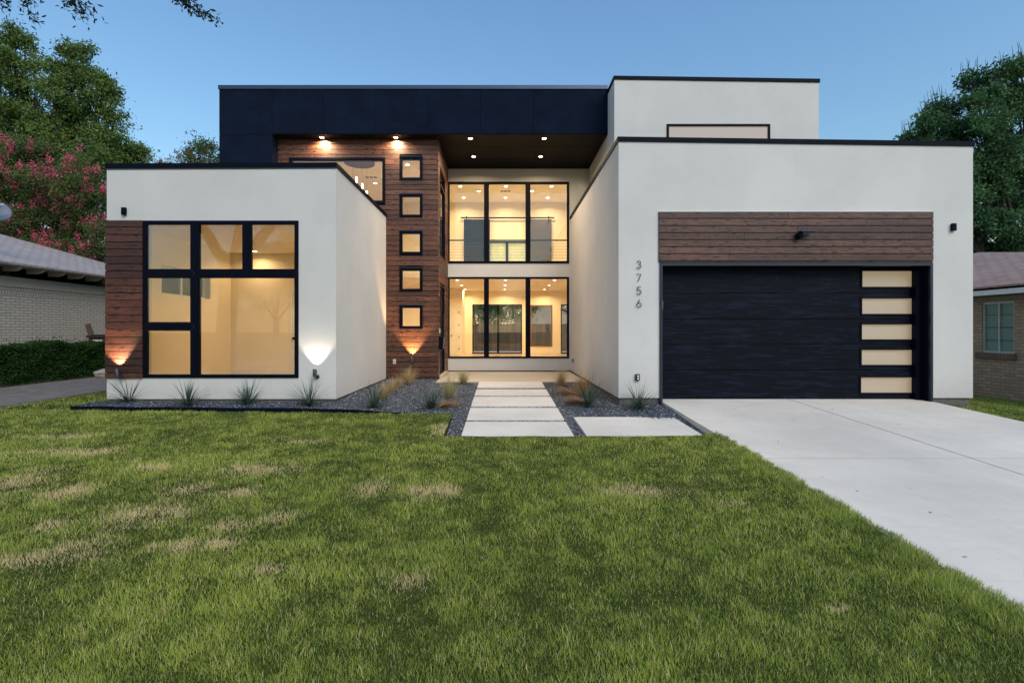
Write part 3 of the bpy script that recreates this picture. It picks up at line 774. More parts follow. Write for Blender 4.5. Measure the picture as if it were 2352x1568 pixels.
# inside of the house behind the glass
LX0, LX1 = -6.94, 6.0
b = hb(); b.box(LX0, XW - .16, YW + .165, 24.05, .05, .15); b.box(XW - .159, LX1, YR + .151, 24.05, .05, .15); part(b, 'interior_floor', m_if)
b = hb(); b.box(XW - .16, LX1, YR + .15, 24.05, 3.25, 3.4); b.box(LX0, XW - .161, 17.9, 24.05, 3.25, 3.4); part(b, 'interior_ceiling', m_ic)
slid = (-1.42, 1.03, .16, 2.58); wb1 = (1.45, 2.53, .5, 2.55); wb2 = (2.95, 4.6, .16, 2.58)
b = hb(); b.wall('x', 23.9, 24.05, LX0, LX1, .15, 3.25, [slid, wb1, wb2]); part(b, 'interior_wall', m_iw)
b = hb(); b.box(LX1, LX1 + .1, YR + .15, 24.05, .15, 6.1); part(b, 'interior_wall', m_iw)
b = hb(); b.box(LX0 + .001, LX0 + .02, YW + .17, 23.9, .15, 6.08); part(b, 'interior_wall', m_iw)
b = hb(); b.box(LX0 + .02, -1.8, 22.4, 22.5, .15, 3.25); b.box(-1.9, -1.8, 22.5, 23.9, .15, 3.25); part(b, 'interior_wall', m_iw)
b = hb(); b.box(LX0, XW - .17, 17.9, 18.0, 3.4, 6.08); b.box(XW - .17, LX1, 18.1, 18.25, 3.4, 6.08)
part(b, 'interior_wall', m_iw).hide_render = True
bpy.data.objects.remove(bpy.data.objects[-1]) if False else None
for o in [o for o in bpy.data.objects if o.name.startswith('interior_wall') and o.hide_render]: bpy.data.objects.remove(o)
uw = (-.50, 1.02, 3.5, 4.62)
b = hb(); b.wall('x', 18.1, 18.25, LX0 + .02, LX1, 3.4, 6.08, [uw]); part(b, 'interior_wall', m_iw)
b = hb(); b.box(LX0, XT + 3.32, YR + .15, 18.25, 6.08, 6.18); b.box(LX0, XW - .16, YW + .16, YR + .149, 6.08, 6.18); part(b, 'interior_ceiling', m_ic)
b = hb(); b.wall('x', YR + .151, YR + .163, XW - .15, LX1, .151, 6.079, [up, lo]); part(b, 'interior_wall', m_iw)
for q0, q1 in ((-1.79, slid[0]), (slid[1], wb2[0]), (wb2[1], LX1)): b = hb(); b.box(q0, q1, 23.885, 23.899, .151, .29); part(b, 'baseboard', m_white)
def rear(rc, bars, mat, y=23.9, gm=None):
    t = .05; xs_ = [rc[0]] + bars + [rc[1]]
    pn_ = [(xs_[i] + t, xs_[i+1] - t, rc[2] + t, rc[3] - t) for i in range(len(xs_) - 1)]
    b = hb(); b.wall('x', y - .02, y + .08, *rc, pn_); w = part(b, 'window', mat, weld=True)
    for q in pn_:
        g = hb(); pane_mesh(g, q[0] - .003, q[1] + .003, q[2] - .003, q[3] + .003, y + .03); part(g, 'pane', gm or m_glass, w)
rear(slid, [-.15], m_frame); rear(wb1, [], plain('brown_window', (.18, .10, .06), .5)); rear(wb2, [3.7], m_frame)
rear(uw, [.22], m_frame, 18.1, plain('pale_sky_pane', (.50, .62, .50), .6))  # opaque upstairs pane; its pale green stands in for dusk sky beyond
# closet door and hinges
b = hb(); b.wall('x', 22.375, 22.399, -2.52, -1.86, .15, 2.42, [(-2.44, -1.94, .15, 2.34)]); d_ = part(b, 'interior_door', m_white)
b = hb(); b.box(-2.435, -1.945, 22.38, 22.398, .16, 2.335); part(b, 'door_leaf', m_white, d_)
for zz in (.4, .95, 1.5, 2.1): b = hb(); b.box(-1.965, -1.935, 22.366, 22.378, zz, zz + .09); part(b, 'hinge', m_trim, d_)
b = hb(); b.cyl((-2.30, 22.38, 1.05), (0, -1, 0), .03, .05, 12); part(b, 'door_knob', m_trim, d_)
# sliding barn doors upstairs
rz = V(500.6, 18.0)
b = hb(); b.box(-1.50, 1.98, 17.99, 18.01, rz - .02, rz + .03); rl = part(b, 'door_rail', m_trim)
m_barn = plain('charcoal_door', (.010, .008, .007), .6, 0, .1, spec=.1)
m_barn_sheen = plain('dark_door_sheen', (.07, .07, .08), .5, 0, .1)  # bluish grey is the glass reflection put into this dark leaf's colour
for (a, c, mt) in ((-1.385, -.42, m_barn), (.98, 1.87, m_barn_sheen)):
    b = hb(); b.box(a, c, 17.965, 18.0, 3.42, rz - .06); d_ = part(b, 'barn_door', mt)
    b = hb(); b.box(a, a + .1, 17.95, 17.964, 3.43, rz - .07); b.box(c - .1, c, 17.95, 17.964, 3.43, rz - .07)
    b.add([(a + .12, 17.955, 3.5), (a + .22, 17.955, 3.5), (c - .12, 17.955, rz - .1), (c - .22, 17.955, rz - .1)], [(0, 1, 2, 3)])
    part(b, 'door_brace', mt, d_)
    for xh in (a + .1, c - .1): b = hb(); b.box(xh - .02, xh + .02, 17.94, 17.965, rz - .2, rz + .06); part(b, 'roller_hanger', m_trim, d_)
# cable railing
b = hb(); zt = V(552, 16.0)
b.box(XW - .1, LX1, 15.98, 16.02, zt - .02, zt + .02); rail = part(b, 'railing', m_frame)
for xp in (-1.75, -.6, U(1117, 16), U(1213, 16), 2.9, 4.6):
    b = hb(); b.box(xp - .02, xp + .02, 15.985, 16.015, 3.4, zt - .021); part(b, 'railing_post', m_frame, rail)
b = hb()
for k in range(8):
    zc = 3.48 + k * .097; b.tube([(XW - .1, 16, zc), (LX1, 16, zc)], .0045, 5)
part(b, 'railing_cable', m_dgrey, rail)
# vents
b = hb(); xv = U(1161, 16.65)
for k in range(3): b.box(xv - .17 + k * .12, xv - .07 + k * .12, 16.6, 16.72, 6.07, 6.079)
part(b, 'air_vent', m_dgrey)
b = hb()
for k in range(3): b.box(-4.25 + k * .13, -4.15 + k * .13, 15.1, 15.2, 6.07, 6.079)
part(b, 'air_vent', m_dgrey)

# ------------------------------------------------------------------ recessed lights, lamps
WARM = (1.0, 0.67, 0.32); WARM2 = (1.0, 0.76, 0.50)
m_lring = plain('light_trim', (.7, .68, .62), .5)
def downlight(x, y, z, power, label, group, color=WARM, r=.055, spread=150, black=False):
    t = thing('recessed_light', label, 'ceiling light', (x, y, z), group)
    b = MB((x, y, z)); n = 24; vs = []; 
    for k in range(n):
        a = 2 * math.pi * k / n
        for rr, zz in ((r + .018, z - .002), (r + .018, z - .008), (r, z - .008), (r, z - .002)): vs.append((x + rr * math.cos(a), y + rr * math.sin(a), zz))
    fs = [(4*k+i, 4*k+(i+1) % 4, 4*((k+1) % n)+(i+1) % 4, 4*((k+1) % n)+i) for k in range(n) for i in range(4)]
    b.add(vs, fs, True); b.build('trim_ring', m_lring, t)
    b = MB((x, y, z)); b.cyl((x, y, z - .006), (0, 0, 1), r - .001, .004, 24); b.build('lens', m_lamp, t)
    ld = bpy.data.lights.new('lamp', 'AREA'); ld.shape = 'DISK'; ld.size = r * 2; ld.energy = power; ld.color = color; ld.spread = R(spread)
    lo_ = bpy.data.objects.new('lamp', ld); COL.objects.link(lo_); lo_.parent = t; lo_.location = (0, 0, -.012)
    return t
PW = 9
names = ['left', 'middle', 'right']
for j, y in enumerate((18.86, 21.0, 23.1)):
    for i, x in enumerate((-1.715, .17, 2.08)):
        downlight(x, y, 3.25, 29, f"{names[i]} light in the {('nearest', 'middle', 'farthest')[j]} row of the downstairs ceiling, seen through the lower glass", 'lights in the downstairs ceiling')
downlight(4.4, 17.5, 3.25, 22, 'light at the far right of the downstairs ceiling behind the garage side wall', 'lights in the downstairs ceiling')
downlight(-4.5, 20.5, 3.25, 40, 'light at the far left of the downstairs ceiling behind the wood wall', 'lights in the downstairs ceiling')
for j, (y, xs_) in enumerate(((16.1, (-1.36, .16, 1.68)), (16.65, (-.77, 1.05)), (17.45, (-1.35, .16, 1.68)))):
    for i, x in enumerate(xs_):
        nm = names[i] if len(xs_) == 3 else ('left', 'right')[i]
        downlight(x, y, 6.08, 14.5, f"{nm} light in the {('front', 'middle', 'back')[j]} row of the upstairs ceiling above the railing", 'lights in the upstairs ceiling')
downlight(4.3, 16.5, 6.08, 20, 'upstairs ceiling light to the right, behind the white side wall', 'lights in the upstairs ceiling')
downlight(-6.1, 11.96, 3.24, 7, 'small ceiling light seen through the left ground floor window', 'lights of the left room')
downlight(-3.9, 10.4, 3.24, 38, 'added ceiling light brightening the left room, unseen behind the white wall beside the window', 'lights of the left room', r=.07)  # unseen lamp added to brighten the left room
downlight(-2.71, 14.0, 6.08, 42, 'ceiling light seen through the topmost square window in the wood wall', 'lights of the stair hall')
downlight(-4.10, 15.75, 6.08, 26, 'ceiling light beside the air vent seen through the large upper left window', 'lights of the stair hall')
downlight(-4.6, 13.9, 3.0, 1, 'x', 'x') if False else None
ol = ['leftmost bright soffit light above the large upper window', 'soffit light over the square windows, second from the left in the front row', 'soffit light third from the left in the front row, above the glass recess', 'rightmost soffit light of the front row, near the white tower']
for k, x in enumerate((-4.58, -2.69, -.79, 1.106)):
    downlight(x, 12.41 - (.06 if k < 2 else 0), ZS, 26 if k < 2 else 24, ol[k], 'lights in the black soffit', WARM2, .05, 160)
downlight(-.777, 13.70, ZS, 22, 'left light of the inner soffit row, close to the recessed glass wall', 'lights in the black soffit', WARM2, .05, 160)
downlight(1.12, 13.70, ZS, 22, 'right light of the inner soffit row, close to the recessed glass wall', 'lights in the black soffit', WARM2, .05, 160)

# chandelier
cx_, cy_ = -4.03, 13.75
ch = thing('pendant_chandelier', 'round dark canopy with glowing glass rods hanging behind the large upper left window', 'chandelier', (cx_, cy_, 6.08))
b = MB((cx_, cy_, 6.08)); b.cyl((cx_, cy_, 6.02), (0, 0, 1), .42, .055, 36); b.build('canopy', plain('bronze', (.12, .07, .03), .4, .8), ch)
m_rod = emit('glowing_rod', (1, .85, .6), 9)
for k, (dx, dy, zt_) in enumerate(((-.085, 0, 5.64), (.08, -.0, 5.45), (.21, 0, 5.24), (-.22, .1, 5.02), (.02, .2, 4.85), (-.1, -.15, 4.7))):
    b = MB((cx_, cy_, 6.08)); b.tube([(cx_ + dx, cy_ + dy, 6.03), (cx_ + dx, cy_ + dy, zt_)], .003, 5); w = b.build('wire', m_dgrey, ch)
    b = MB((cx_, cy_, 6.08)); b.cyl((cx_ + dx, cy_ + dy, zt_ - .19), (0, 0, 1), .02, .19, 10); b.build('glass_rod', m_rod, ch)

# up-lighters
def uplight(px, py, Y, label, tilt=0.0, power=18, color=(1, .78, .52), size=86):
    x, z = U(px, Y), V(py, Y)
    t = thing('wall_uplight', label, 'wall light', (x, Y, z), 'up lights fixed low on the walls')
    b = MB((x, Y, z)); b.cyl((x + .012, Y - .001, z - .055), (0, -1, 0), .036, .02, 20); b.tube([(x + .012, Y - .02, z - .055), (x + .006, Y - .055, z - .05), (x, Y - .085, z - .02)], .014, 10); b.build('bracket', m_dgrey, t)
    d = Vector((-math.sin(tilt), 0.0, math.cos(tilt)))
    c0 = Vector((x, Y - .10, z - .04)); b = MB((x, Y, z)); b.tube([c0, c0 + d * .13, c0 + d * .135], [.033, .033, .029], 20, cap=False)
    b.tube([c0 + d * .002, c0 - d * .004], [.033, .02], 20); b.build('lamp_body', m_dgrey, t)
    b = MB((x, Y, z)); b.cyl(c0 + d * .105, d, .027, .004, 16); b.build('lens', m_lamp, t)
    ld = bpy.data.lights.new('lamp', 'SPOT'); ld.energy = power; ld.color = color; ld.spot_size = R(size); ld.spot_blend = .5; ld.shadow_soft_size = .02
    l = bpy.data.objects.new('lamp', ld); COL.objects.link(l); l.parent = t
    l.location = c0 + d * .125 - Vector((x, Y, z)); aim(l, d + Vector((0, .15, 0)))
    return t
uplight(280, 858, YF - .03, 'dark up light glowing on the wood boards left of the big window', 0.12, 130, (1, .66, .38))
uplight(728, 858, YF, 'dark up light casting a white fan on the stucco right of the big window', 0.0, 26, (1, .86, .68))
uplight(947.5, 828, YW - .024, 'dark up light glowing amber below the column of square windows', 0.0, 150, (1, .58, .24), 84)
for k, (px, py, lab) in enumerate(((287.5, 486, 'small black box light on the white wall above the left boards'), (2187, 522.5, 'small black box light right of the boards over the garage'))):
    x, z = U(px, YF), V(py, YF); t = thing('wall_light', lab, 'wall light', (x, YF, z), 'small box lights high on the walls')
    b = MB((x, YF, z)); b.box(x - .038, x + .038, YF - .05, YF - .012, z - .066, z + .066); b.build('housing', m_trim, t, bevel=.004)
    b = MB((x, YF, z)); b.box(x - .03, x + .03, YF - .012, YF - .001, z - .045, z + .045); b.build('back_plate', m_trim, t)
x, z = 2.655, 5.59; t = thing('wall_light', 'tiny glowing lamp high on the white side wall beside the recess', 'wall light', (x, 14.5, z))
b = MB((x, 14.5, z)); b.box(x - .03, x + .027, 14.46, 14.54, z - .05, z + .05); b.build('housing', m_dgrey, t); b = MB((x, 14.5, z)); b.box(x - .034, x - .031, 14.47, 14.53, z - .04, z + .04); b.build('lens', m_lamp, t)

# solar flood lamp over the garage
Yb = YF - .03; x, z = U(1832, Yb), V(543, Yb)
t = thing('solar_lamp', 'black lamp with small solar panel on the boards over the garage door', 'wall light', (x, Yb, z))
b = MB((x, Yb, z)); b.cyl((x, Yb, z), (0, -1, 0), .055, .09, 20); b.cyl((x, Yb - .09, z), (0, -1, -.2), .05, .03, 20, .035); b.build('lamp_body', m_trim, t)
b = MB((x, Yb, z)); b.box(x - .03, x + .24, Yb - .16, Yb - .03, z + .06, z + .075); b.build('solar_panel', m_cap2, t)
b = MB((x, Yb, z)); b.tube([(x, Yb - .05, z + .04), (x + .02, Yb - .08, z + .065)], .012, 6); b.build('bracket', m_trim, t)

# outlets
def outlet(c, nrm, label, mat, cat='outlet', w=.075, h=.12, cover=False):
    t = thing('outlet_box', label, cat, c, 'outdoor outlets'); c = Vector(c); nrm = Vector(nrm); side = Vector((0, 0, 1)).cross(nrm)
    def bx(mb, w_, h_, d0, d1, dz=0):
        p = [c + side * (sx * w_ / 2) + Vector((0, 0, sz * h_ / 2 + dz)) + nrm * d for d in (d0, d1) for sx, sz in ((-1, -1), (1, -1), (1, 1), (-1, 1))]
        mb.add(p, [(0, 3, 2, 1), (4, 5, 6, 7), (0, 1, 5, 4), (1, 2, 6, 5), (2, 3, 7, 6), (3, 0, 4, 7)])
    b = MB(c); bx(b, w, h, .001, .045 if cover else .02); b.build('box', mat, t, bevel=.006)
    b = MB(c); bx(b, w * .6, h * .75, .046 if cover else .021, .055 if cover else .026); b.build('cover', m_trim, t)
    for dz in (-.024, .024):
        b = MB(c); bx(b, w * .42, .03, .056 if cover else .027, .06 if cover else .032, dz); b.build('socket', m_white, t, bevel=.003)
outlet((U(906, YW - .03), YW - .026, V(830, YW)), (0, -1, 0), 'white outlet on the wood wall left of the amber up light', m_white)
outlet((U(1463.5, YF), YF, V(866, YF)), (0, -1, 0), 'grey covered outlet on the white wall below the house numbers', m_dgrey, cover=True)
outlet((XG, 14.06, V(828, 14.06)), (-1, 0, 0), 'grey outlet low on the side wall beside the porch', plain('grey_plastic', (.3, .29, .27), .5), cover=True)
# doorbell and mailbox
b = MB((XW + .03, 12.66, V(760, 12.66))); z = V(760, 12.66); b.box(XW + .026, XW + .045, 12.63, 12.69, z - .06, z + .06)
prop(b.build('doorbell', m_white, bevel=.004), 'small white doorbell on the wood return wall beside the front door', 'doorbell')
t = thing('mailbox', 'black wall mailbox with steel strip beside the front door', 'mailbox', (XW + .03, 12.66, 1.0))
b = MB((XW + .03, 12.66, 1.0)); b.box(XW + .026, XW + .13, 12.52, 12.80, V(802, 12.6), V(773, 12.6)); b.build('box', m_trim, t, bevel=.005)
b = MB((XW + .03, 12.66, 1.0)); b.tube([(XW + .15, 12.5, V(800, 12.5)), (XW + .16, 12.5, V(786, 12.5)), (XW + .175, 12.5, V(774, 12.5))], .008, 6); b.build('steel_strip', plain('steel', (.5, .5, .5), .3, .9), t)

# house numbers (strokes of round bar standing off the wall)
def arc(cx, cy, rx, ry, a0, a1, n=14): return [(cx + rx * math.cos(R(a0 + (a1 - a0) * k / n)), cy + ry * math.sin(R(a0 + (a1 - a0) * k / n))) for k in range(n + 1)]
digs = {'3': [arc(.30, .755, .225, .225, 160, -75) + arc(.30, .27, .28, .27, 85, -160)],
        '7': [[(.03, .985), (.60, .985), (.20, .0)]],
        '5': [[(.56, .985), (.17, .985), (.10, .56)] + arc(.31, .30, .30, .30, 125, -150)],
        '6': [[(.42, 1.0), (.08, .42)], arc(.32, .30, .30, .30, 0, 360, 24)]}
for ch_, py, w_ in (('3', 608, 'topmost'), ('7', 638, 'second'), ('5', 667.5, 'third'), ('6', 697, 'lowest')):
    H = .135; x0_ = U(1461.5, YF); z0_ = V(py, YF) - H / 2; b = MB((x0_, YF, z0_))
    for st in digs[ch_]: b.tube([(x0_ + p[0] * H, YF - .022, z0_ + p[1] * H) for p in st], .0062, 8)
    for p in (digs[ch_][0][1], digs[ch_][0][-2]): b.tube([(x0_ + p[0] * H, YF - .022, z0_ + p[1] * H), (x0_ + p[0] * H, YF, z0_ + p[1] * H)], .003, 6)
    o = b.build('house_number', m_trim); prop(o, f'{w_} black numeral of the house number column, reading {ch_}', 'house number', 'house number numerals on the white wall')

# ------------------------------------------------------------------ neighbours
m_brL = brick('painted_cream_brick', (.60, .54, .44), (.66, .60, .50), (.22, .19, .15), 'y', .23, .072, ms=.008)
m_brS = brick('painted_soldier_brick', (.54, .48, .39), (.60, .54, .44), (.25, .22, .18), 'y', .075, .21, ms=.007)
m_shL = shingle('grey_shingles', (.40, .34, .32), (.50, .44, .43))
m_cream = plain('cream_paint', (.50, .44, .34), .7, 0, .1)
nl = thing('neighbour_house', 'low cream painted brick house with grey shingle roof at the left edge', 'house', (-12.6, 12, 0))
def nb(): return MB((-12.6, 12, 0))
XN = -12.6
b = nb(); b.box(XN - 9, XN, 5.5, 18.7, -.1, 2.40); b.build('brick_wall', m_brL, nl)
b = nb(); b.box(XN - .3, XN + .006, 5.5, 18.7, 2.20, 2.40); b.build('soldier_course', m_brS, nl)
b = nb(); b.box(XN - .3, XN + .03, 5.5, 15.2, 2.401, 2.66); b.box(XN - .3, XN + .025, 15.21, 18.7, 2.401, 2.66); b.build('frieze_board', m_cream, nl)
ze = 2.97; s_ = .36
A = Vector((-12.1, 5.0, ze)); Bp = Vector((-12.1, 19.2, ze)); t_ = 5.0
C_ = Vector((-12.1 - t_, 19.2 - t_, ze + s_ * t_)); D_ = Vector((-12.1 - t_, 5.0 + 2, ze + s_ * t_)); E_ = Vector((-22.1, 19.2, ze)); G_ = Vector((-22.1, 5.0, ze))
th = Vector((0, 0, -.05)); b = nb()
ps = [A, Bp, C_, D_, E_, G_]
b.add(ps + [p + th for p in ps], [(0, 1, 2, 3), (1, 4, 2), (4, 5, 3, 2), (5, 0, 3), (6, 9, 8, 7), (7, 8, 10), (10, 8, 9, 11), (11, 9, 6), (0, 6, 7, 1), (1, 7, 10, 4), (4, 10, 11, 5), (5, 11, 6, 0)]); b.build('roof', m_shL, nl)
b = nb()
b.box(-12.62, -12.12, 5.1, 19.0, ze - .075, ze - .051); b.build('eave_board', plain('brown_soffit', (.36, .29, .22), .8), nl)
for k in range(17):
    y = 8.6 + k * .61
    b = nb(); pr = [(-12.62, ze - .19), (-12.35, ze - .19), (-12.24, ze - .17), (-12.18, ze - .13), (-12.15, ze - .077), (-12.62, ze - .077)]
    vs_ = [(p[0], y - .022, p[1]) for p in pr] + [(p[0], y + .022, p[1]) for p in pr]; n_ = 6
    b.add(vs_, [tuple(range(6)), tuple(range(11, 5, -1))] + [(i, 6 + i, 6 + (i + 1) % 6, (i + 1) % 6) for i in range(6)]); b.build('rafter_tail', m_cream, nl)

# dish
dc = Vector((-12.5, 12.0, V(487, 12.0))); t = thing('satellite_dish', 'grey satellite dish on a mast over the left neighbour roof', 'satellite dish', (-12.8, 12.0, 3.2))
O_ = (-12.8, 12.0, 3.2); b = MB(O_); nx_ = Vector((.75, -.55, .35)).normalized(); ax = nx_.orthogonal().normalized(); ay = nx_.cross(ax)
vs_ = []; nr, na = 6, 28
for i in range(nr + 1):
    for k in range(na):
        r_ = .26 * i / nr; a = 2 * math.pi * k / na; vs_.append(dc + ax * r_ * math.cos(a) + ay * r_ * math.sin(a) + nx_ * (r_ * r_ * .9))
fs_ = [(i*na+k, i*na+(k+1) % na, (i+1)*na+(k+1) % na, (i+1)*na+k) for i in range(nr) for k in range(na)]
b.add(vs_, fs_, True); o = b.build('reflector', plain('dish_grey', (.09, .12, .17), .5, .0), t, recalc=False); md = o.modifiers.new('solid', 'SOLIDIFY'); md.thickness = .012
b = MB(O_); b.tube([dc - nx_ * .02, dc - nx_ * .1, Vector((-12.8, 12.0, 3.6)), Vector((-12.8, 12.0, 3.15))], .022, 8); b.build('mast', m_dgrey, t)
b = MB(O_); hd = dc + nx_ * .36 + Vector((0, 0, -.02)); b.tube([dc - ay * .26 * 0 + Vector((.0, 0, -.24)), hd], .012, 6); b.tube([hd - nx_ * .0, hd + Vector((.1, -.02, .02))], [.03, .025], 10); b.build('feed_arm', plain('light_grey', (.5, .52, .55), .4), t)

# right neighbour
nr_ = thing('neighbour_house', 'low tan brick house with brown shingle roof at the right edge', 'house', (11.6, 12, -.3))
def rb(): return MB((11.6, 12, -.3))
XR = 11.6; m_brR = brick('tan_brick', (.42, .30, .20), (.56, .43, .30), (.26, .22, .18), 'y', .21, .076, ms=.009)
rwin = (1110.6 * 11.6 / (2330 - 1151), 1110.6 * 11.6 / (2255 - 1151), V(809, 11.2), V(697, 11.2))
rwin = (10.93, 11.67, CZ - .515, CZ + .68)
b = rb(); b.wall('y', XR, XR + .25, 6.5, 19, -.5, 1.98, [rwin]); b.build('brick_wall', m_brR, nr_)
b = rb(); b.box(XR + .3, XR + 9, 7, 19, -.5, 1.9); b.build('inner_wall', m_batten, nr_)
b = rb(); b.wall('y', XR + .03, XR + .09, *rwin, [(rwin[0] + .04, 11.28, rwin[2] + .04, rwin[3] - .04), (11.31, rwin[1] - .04, rwin[2] + .04, rwin[3] - .04)]); w = b.build('window', plain('silver_frame', (.5, .52, .52), .4, .3), nr_)
b = rb()
M = NM('blinds_behind_glass'); sp = M.n('ShaderNodeSeparateXYZ'); M.l(M.pos(), sp.inputs[0]); f_ = M.math('FRACT', M.math('MULTIPLY', sp.outputs[2], 28))
M.base(M.mix(f_, (.10, .20, .17), (.20, .36, .31))).rough(.12)
b.box(XR + .07, XR + .10, rwin[0] + .035, rwin[1] - .035, rwin[2] + .035, rwin[3] - .035); b.build('blinds', M.m, w)
for k in range(3):
    z = rwin[2] + (k + 1) * (rwin[3] - rwin[2]) / 4; b = rb(); b.box(XR + .05, XR + .065, rwin[0] + .04, rwin[1] - .04, z - .006, z + .006); b.build('glazing_bar', m_dgrey, w)
b = rb(); b.box(XR - .06, XR + .02, rwin[0] - .06, rwin[1] + .1, rwin[2] - .14, rwin[2] - .001); b.build('brick_sill', brick('sill_brick', (.20, .13, .09), (.27, .19, .13), (.12, .10, .08), 'y', .07, .3), nr_)
b = rb(); b.box(XR - .5, XR - .47, 6.5, 19.7, CZ + .816, CZ + 1.0); b.box(XR - .5, XR - .44, 6.5, 19.7, CZ + .93, CZ + .999); b.build('fascia_board', plain('white_paint', (.72, .72, .68), .5, 0, .08), nr_)
b = rb(); b.box(XR - .468, XR + .02, 6.5, 19.7, CZ + .82, CZ + .85); b.box(XR - .05, XR - .002, 6.5, 19, CZ + .70, CZ + .81); b.build('soffit', plain('tan_soffit', (.24, .21, .16), .8), nr_)
ze = CZ + 1.015; A = Vector((11.08, 6.6, ze)); Bp = Vector((11.08, 19.67, ze)); Ap = Vector((15.29, 15.48, CZ + 2.52)); Rg = Vector((30, 15.48, CZ + 2.52)); Fr = Vector((30, 6.6, ze)); Bk = Vector((30, 19.67, ze))
ps = [A, Bp, Ap, Rg, Fr, Bk]; th = Vector((0, 0, -.04)); b = rb()
b.add(ps + [p + th for p in ps], [(0, 2, 1), (0, 4, 3, 2), (1, 2, 3, 5), (6, 7, 8), (6, 8, 9, 10), (7, 11, 9, 8), (0, 1, 7, 6), (0, 6, 10, 4), (1, 5, 11, 7)])
b.build('roof', shingle('brown_shingles', (.34, .22, .18), (.47, .33, .28)), nr_)

# backyard things seen through the rear glass
m_fence = wood('fence_boards', (.05, .03, .018), (.16, .09, .05), 'x', False)
b = MB((0, 33, 0)); x = -9.0; r_ = random.Random(2)
while x < 12: b.box(x, x + .135, 33, 33.02, -.1, 1.75 + r_.uniform(-.02, .02)); x += .142
prop(b.build('wood_fence', m_fence), 'brown board fence of the back yard seen through the rear sliding doors', 'fence')
b = MB(); b.box(-7, 9, 24.06, 29, -.3, .05); prop(b.build('patio', m_conc), kind='structure')
t = thing('back_house', 'pale gabled outbuilding beyond the back fence seen through the rear window', 'outbuilding', (3.5, 40, 0))
b = MB((3.5, 40, 0)); b.box(1.2, 6.4, 40, 45, -.1, 2.4); b.add([(1.2, 40, 2.4), (6.4, 40, 2.4), (3.8, 40, 3.7), (1.2, 45, 2.4), (6.4, 45, 2.4), (3.8, 45, 3.7)], [(0, 1, 2), (3, 5, 4)]); b.build('siding_wall', m_cream, t)
b = MB((3.5, 40, 0)); b.add([(.9, 39.8, 2.27), (3.8, 39.8, 3.75), (3.8, 45.2, 3.75), (.9, 45.2, 2.27), (.9, 39.8, 2.37), (3.8, 39.8, 3.85), (3.8, 45.2, 3.85), (.9, 45.2, 2.37)], [(0,1,2,3),(4,7,6,5),(0,4,5,1),(3,2,6,7),(0,3,7,4)])
b.add([(6.7, 39.8, 2.27), (3.8, 39.8, 3.75), (3.8, 45.2, 3.75), (6.7, 45.2, 2.27), (6.7, 39.8, 2.37), (3.8, 39.8, 3.85), (3.8, 45.2, 3.85), (6.7, 45.2, 2.37)], [(0,1,2,3),(4,7,6,5),(0,4,5,1),(3,2,6,7),(0,3,7,4)]); b.build('roof', m_shL, t)

# greenery of the back yard beyond the fence is added with the trees
# bin, board, rock
t = thing('wheeled_bin', 'dark lidded bin standing behind the hedge by the cream wall', 'bin', (-12.1, 14.9, 0))
b = MB((-12.1, 14.9, 0)); b.add([(-12.36, 14.62, -.04), (-11.84, 14.62, -.04), (-11.84, 15.14, -.04), (-12.36, 15.14, -.04), (-12.42, 14.54, 1.06), (-11.78, 14.54, 1.06), (-11.78, 15.22, 1.06), (-12.42, 15.22, 1.06)], [(0,3,2,1),(4,5,6,7),(0,1,5,4),(1,2,6,5),(2,3,7,6),(3,0,4,7)]); b.build('bin_body', plain('brown_plastic', (.07, .04, .025), .6), t, bevel=.02)
b = MB((-12.1, 14.9, 0)); b.box(-12.46, -11.74, 14.5, 15.27, 1.061, 1.13); b.box(-12.40, -11.8, 14.6, 15.2, 1.131, 1.16); b.build('lid', plain('dark_lid', (.02, .022, .02), .6), t, bevel=.02)
b = MB((-12.1, 14.9, 0)); b.box(-12.25, -12.0, 14.51, 14.56, .86, 1.0); b.build('sticker', m_white, t)
a = P(203, 744, 14.7); a.x = -12.57; c_ = Vector((-12.35, 14.05 + 1.0, 0.0)); b = MB(c_)
d = (a - c_).normalized(); sd_ = Vector((0, 1, .2)); sd_ = (sd_ - d * sd_.dot(d)).normalized() * .075; nn = d.cross(sd_).normalized() * .02
b.add([c_ - sd_ - nn, c_ + sd_ - nn, c_ + sd_ + nn, c_ - sd_ + nn, a - sd_ - nn, a + sd_ - nn, a + sd_ + nn, a - sd_ + nn], [(0,3,2,1),(4,5,6,7),(0,1,5,4),(1,2,6,5),(2,3,7,6),(3,0,4,7)])
prop(b.build('wood_plank', plain('old_plank', (.14, .09, .06), .9, 0, .3, 20)), 'old brown plank leaning against the cream brick wall', 'plank')
bm = bmesh.new(); bmesh.ops.create_icosphere(bm, subdivisions=3, radius=.17)
for v in bm.verts: v.co *= 1 + .25 * math.sin(v.co.x * 23 + v.co.y * 17) * .5 + .1 * math.sin(v.co.z * 40); v.co.z *= .75
me = bpy.data.meshes.new('rock'); bm.to_mesh(me); bm.free(); me.materials.append(plain('pale_rock', (.35, .33, .29), .9, 0, .25, 12, .6, 30))
o = bpy.data.objects.new('rock', me); COL.objects.link(o); o.location = (-11.35, 13.75, .06); prop(o, 'pale rock at the foot of the hedge beside the asphalt drive', 'rock')

